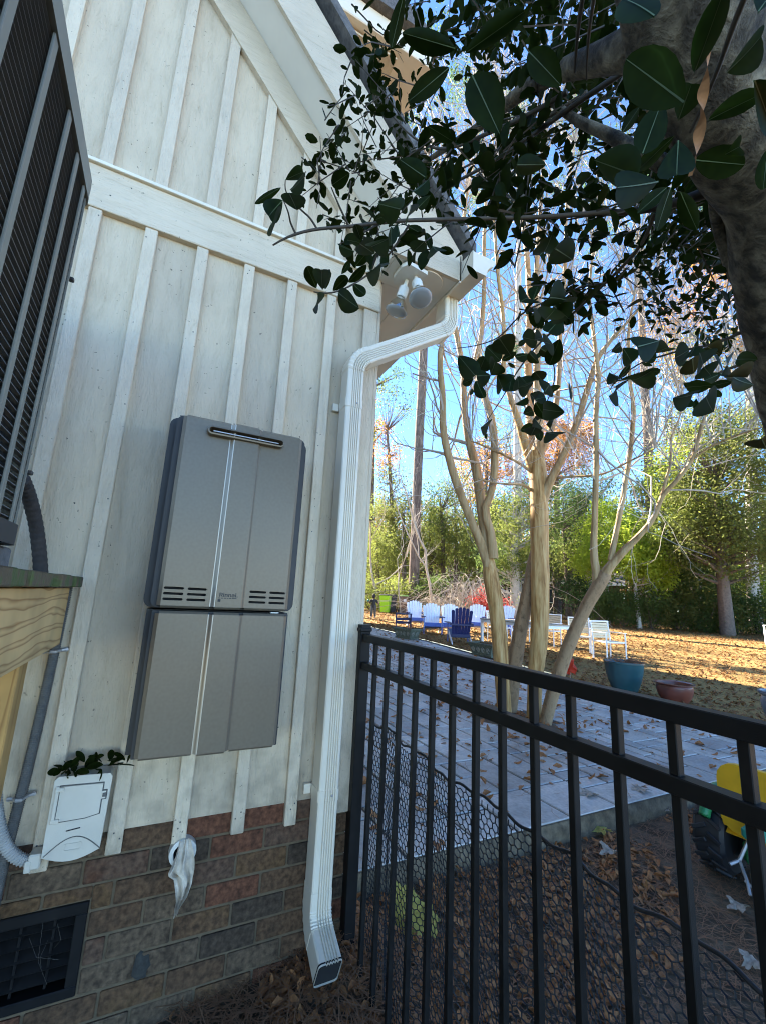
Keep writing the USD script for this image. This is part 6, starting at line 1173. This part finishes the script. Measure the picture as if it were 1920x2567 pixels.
def shrub(name, label, u, v, r, ru, rv, n, size, tone, nc=30, cr=.18, group=None):
    t = thing(name, label, 'shrub', group=group); c = wpt(u, v, r); b = c.copy(); b[2] = float(G(b[0], b[1])); rx, rz = ru * r / FPX, rv * r / FPX
    Pp, Cc = clumps(c, (rx, rx, rz), n, nc, cr, q, .2); Pp = Pp[Pp[:, 2] > G(Pp[:, 0], Pp[:, 1]) + .02]
    st_ = MB()
    for cc in Cc[:14]: st_.tube([b, (b + cc) / 2 + q.normal(0, .06, 3), cc], [.015, .011, .006], 4, False)
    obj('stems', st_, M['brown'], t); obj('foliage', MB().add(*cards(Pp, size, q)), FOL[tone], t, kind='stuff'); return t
shrub('red_shrub', 'bright red leaved shrub just left of the left tree trunk', 1208, 1516, 21.5, 26, 26, 1500, .09, 'red')
shrub('red_shrub', 'smaller red leaved shrub between the two left tree trunks', 1256, 1528, 21.8, 16, 16, 700, .09, 'red', 16)
shrub('green_shrub', 'small rounded green shrub seen between the tree trunks', 1328, 1515, 23, 14, 15, 900, .08, 'lime', 18, .15)
for i, (u, v, r, ru, rv, tone, lb) in enumerate([(1500, 1505, 24.9, 40, 40, 'mid', 'hedge shrub behind the fence left of the yellow green trunk'), (1560, 1520, 24.9, 40, 36, 'mid', 'mid green hedge shrub between the yellow green tree trunks'), (1630, 1515, 25.0, 44, 40, 'mid', 'green hedge shrub right of the forked pale trunk'), (1700, 1530, 25.2, 46, 40, 'olive', 'olive hedge shrub in the middle of the hedge'), (1765, 1535, 25.2, 46, 44, 'mid', 'green hedge shrub left of the reddish trunk'), (1845, 1545, 25.6, 40, 44, 'olive', 'yellowish hedge shrub right of the reddish trunk'), (1905, 1545, 26, 44, 50, 'mid', 'green hedge shrub at the right picture edge'),
                                                 (1440, 1480, 27, 40, 34, 'dark', 'dark shrub behind the fence in front of the brick house'), (1000, 1480, 27.5, 50, 36, 'light', 'light green shrub behind the side fence above the bins'), (930, 1490, 27.5, 40, 44, 'light', 'light green shrub behind the side fence at the house corner'), (1080, 1480, 27, 44, 36, 'mid', 'green shrub behind the brush pile')]):
    shrub('hedge_shrub', lb, u, v, r, ru, rv, 3000, .12, tone, 44, .22)
# house beyond the fence
hb = wpt(1392, 1470, 42); nh = thing('neighbour_house', 'low brown brick house in shade beyond the back fence', 'house', (hb[0], hb[1], float(G(hb[0], hb[1]))), math.radians(35))
obj('wall', MB().box((-5, -3, -.3), (5, 3, 2.6)), BR['brown'], nh)
obj('roof', MB().prism(Polygon([(-3.5, 2.5), (3.5, 2.5), (0, 4.6)]), (-5.4, 0, 0), (0, 1, 0), (0, 0, 1), 0, 10.8), M['shingle'], nh)
obj('fascia', MB().box((-5.4, -3.56, 2.42), (5.4, -3.5, 2.6)), M['alum'], nh)
for x in (-3, 0, 3):
    w = obj('window', MB().box((x - .6, -3.06, .9), (x + .6, -3.0, 2.1)), M['alum'], nh); obj('pane', MB().box((x - .52, -3.08, .98), (x + .52, -3.062, 2.02)), '/World/Looks/dark_pane', w)
# far woods
q = np.random.default_rng(77)
fw = {k: MB() for k in ('olive', 'buff', 'mid', 'light', 'orange')}; ft = MB()
for i in range(520):
    az = math.radians(q.uniform(88, 172)); r = q.uniform(40, 75); x, y = r * math.cos(az), r * math.sin(az); g = float(G(x, y)); h = q.uniform(3.5, 13.5) * r / 50; tone = q.choice(['olive', 'buff', 'mid', 'light', 'orange'], p=[.28, .16, .22, .24, .10])
    Pp, Cc = clumps((x, y, g + h * .55), (h * .30, h * .30, h * .45), 420, 16, h * .07, q, .2); fw[tone].add(*cards(Pp, .34, q)); ft.tube([(x, y, g - .2), (x + .2, y, g + h)], [.16, .05], 5, False)
fwt = thing('far_woods', 'distant mixed woodland beyond the neighbouring gardens', 'woodland', kind='stuff')
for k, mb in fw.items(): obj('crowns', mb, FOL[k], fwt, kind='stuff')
obj('trunks', ft, M['brown'], fwt, kind='stuff')
ug = MB()
for (x0, x1, y0, y1, n) in ((-25, -4, 24.4, 30, 9000), (-31, -25, 9, 25, 6000)):
    P = np.stack([q.uniform(x0, x1, n), q.uniform(y0, y1, n), np.zeros(n)], 1); P[:, 2] = G(P[:, 0], P[:, 1]) + np.abs(q.normal(0, .30, n)); ug.add(*cards(P, .14, q))
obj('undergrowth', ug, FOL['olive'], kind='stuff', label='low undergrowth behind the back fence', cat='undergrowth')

# ================================================================ fallen leaves and pine straw
q = np.random.default_rng(88)
FL = [leaf_template(3, f, c, w) for f, c, w in ((.3, .3, .03), (.6, .1, .05), (-.4, -.3, .04), (.15, .5, .02))]
def lay(P, L, tilt, mats, name, label, cat, asp=(.4, .62)):
    n = len(P); X = runit(q, n) * [1, 1, .25]; N = np.tile([0, 0, 1.0], (n, 1)) + q.normal(0, tilt, (n, 3)); mb = MB()
    for k in range(4): s = slice(k, n, 4); mb.add(*scatter(FL[k], P[s], X[s], N[s], L[s], L[s] * q.uniform(*asp, len(L[s]))))
    obj(name, mb, mats, smooth=True, kind='stuff', label=label, cat=cat)
n = 9000; x = -2.2 + 2.0 * q.random(n) ** 1.0; y = .55 + 4.2 * q.random(n) ** 1.5
w = meshkit.fbm(np.stack([x * 1.6, y * 1.6, x * 0], -1), 3, 4) + .35 * np.exp(-((x + 2.0) / .35) ** 2) + .28 * np.exp(-((y - 1.1) / .7) ** 2)
k = w > .56 + .20 * (y > 2.2); x, y = x[k], y[k]
P = np.stack([x, y, bedz(x, y) + q.uniform(.004, .03, len(x))], 1); lay(P, q.uniform(.028, .060, len(P)), .26, M['litter'], 'leaf_litter', 'brown and yellow leaf litter on the soil behind the fence', 'leaf litter')
n = 1300; x = q.uniform(-12, -2.3, n); y = .95 + 6.0 * q.random(n); P = np.stack([x, y, G(x, y) + .008 + q.uniform(0, .008, n)], 1)
e = np.stack([-4.35 + q.normal(0, .45, 160), 4.0 + q.normal(0, .35, 160), np.full(160, .2)], 1); f = np.stack([q.uniform(-14, -7, 500), 5.2 + q.normal(0, .8, 500), np.zeros(500)], 1); f = f[f[:, 1] < 7.0]; f[:, 2] = G(f[:, 0], f[:, 1]) + .01
P = np.vstack([P, e, f]); lay(P, q.uniform(.04, .105, len(P)), .25, M['litter'], 'patio_leaves', 'dry tan and brown leaves scattered over the patio', 'leaf litter')
n = 36000; x = q.uniform(-26, 3, n); y = 7.15 + 17 * q.random(n) ** 1.25; s = (x > -26); P = np.stack([x, y, lawnz(x, y) + q.uniform(.004, .035, n)], 1)
lay(P, q.uniform(.05, .10, n), .28, M['litter_lawn'], 'lawn_leaves', 'golden fallen leaves covering the lawn', 'leaf litter')
n = 700; x = q.uniform(-1.94, -.6, n); y = q.uniform(.0, .9, n); P = np.stack([x, y, bedz(x, y) + .008], 1); lay(P[::4], q.uniform(.03, .06, len(P[::4])), .4, M['litter'], 'leaf_litter', 'brown leaves on the dark soil under the downspout', 'leaf litter')
def straw(n, xr, yr, name, label, L=(.08, .18), lift=.02, zf=bedz):
    x = q.uniform(*xr, n); y = q.uniform(*yr, n); a = q.uniform(0, 2 * np.pi, n); l = q.uniform(*L, n); d = np.stack([np.cos(a), np.sin(a), q.normal(0, .12, n)], 1); c = np.stack([x, y, zf(x, y) + q.uniform(.002, lift, n)], 1); s = np.stack([-np.sin(a), np.cos(a), np.zeros(n)], 1); w = .0015; b = q.normal(0, .012, (n, 1)) * s
    V = np.stack([c - d * l[:, None] / 2 + s * w, c - d * l[:, None] / 2 - s * w, c + b + s * w + (0, 0, .003), c + b - s * w + (0, 0, .003), c + d * l[:, None] / 2 + s * w * .6, c + d * l[:, None] / 2 - s * w * .6], 1); F = np.array([[0, 1, 3], [0, 3, 2], [2, 3, 5], [2, 5, 4]])
    obj(name, MB().add(V.reshape(-1, 3), (F[None] + 6 * np.arange(n)[:, None, None]).reshape(-1, 3)), M['straw'], kind='stuff', label=label, cat='pine straw')
straw(9000, (-2.2, -.2), (.9, 4.5), 'pine_straw', 'brown pine needles strewn over the bed behind the fence')
straw(3600, (-1.95, -.7), (.25, 1.05), 'pine_straw', 'loose straw and needles heaped under the downspout', (.07, .2), .05)
straw(420, (-7, -2.3), (1, 6.5), 'pine_straw', 'stray pine needles on the patio', (.08, .2), .012, lambda x, y: G(x, y) + .006)
def lobed(c, R_, seed, m, label, name='large_leaf', lobes=5, depth=.45, nrm=(0, 0, 1)):
    qq = np.random.default_rng(seed); a = np.linspace(0, 2 * np.pi, 40, endpoint=False); rr = R_ * (1 - depth * (.5 + .5 * np.cos(lobes * a)) ** .8) * (1 + .12 * qq.normal(size=40)); z = .015 * np.cos(2 * a) + .01 * qq.normal(size=40) * .5
    v = np.vstack([[0, 0, .004], np.stack([rr * np.cos(a), rr * np.sin(a), z], 1)]); k = np.arange(40); n_ = np.array(nrm, float); n_ /= np.linalg.norm(n_); x_ = np.cross([0, 1, .01], n_); x_ /= np.linalg.norm(x_); y_ = np.cross(n_, x_)
    obj(name, MB().add(v @ np.stack([x_, y_, n_]) + np.asarray(c), np.stack([k * 0, 1 + k, 1 + (k + 1) % 40], 1)), m, smooth=True, label=label, cat='leaf')
c7z = lambda a, b: (780 + a * .31056, 1880 + b * .31056)
pl_ = at_z(*c7z(790, 1400), .075); lobed(pl_ + (0, 0, .02), .13, 2, M['yellowleaf'], 'large bright yellow leaf lying behind the mesh near the slab edge', 'large_leaf', 3, .35, (.5, -.6, .7))
cq = lambda a, b: (840 + a * .65296, 1700 + b * .65296)
pale = leafmat('pale_leaf', [(0, (.46, .39, .30)), (1, (.46, .39, .30))], .6, .2, .2)
for i, (a, b, R_, m, lb) in enumerate([((1545, 880), 0, .055, pale, 'pale star shaped leaf on the dark soil at the far right'), ((1015, 585), 0, .085, M['yellowleaf'], 'yellow green lobed leaf against the slab edge between the pickets'), ((1050, 670), 0, .06, pale, 'pale curled lobed leaf below the slab edge'), ((1605, 1100), 0, .05, pale, 'pale crumpled leaf low at the right edge'), ((1255, 500), 0, .09, pale, 'cream lobed leaf by the slab edge in front of the tractor')]):
    lobed(at_z(*cq(*a), .05) + (0, 0, .012), R_, 10 + i, m, lb)
for i, (a, b, lb) in enumerate([(1170, 432, 'pale star shaped leaf on the patio near its open edge'), (968, 448, 'pale lobed leaf on the patio behind the middle pickets'), (680, 228, 'brown lobed leaf on the patio by the tree pit')]):
    p = at_z(*cq(a, b), .155); lobed(p + (0, 0, .012), .075, 30 + i, pale if i < 2 else M['litter'], lb)
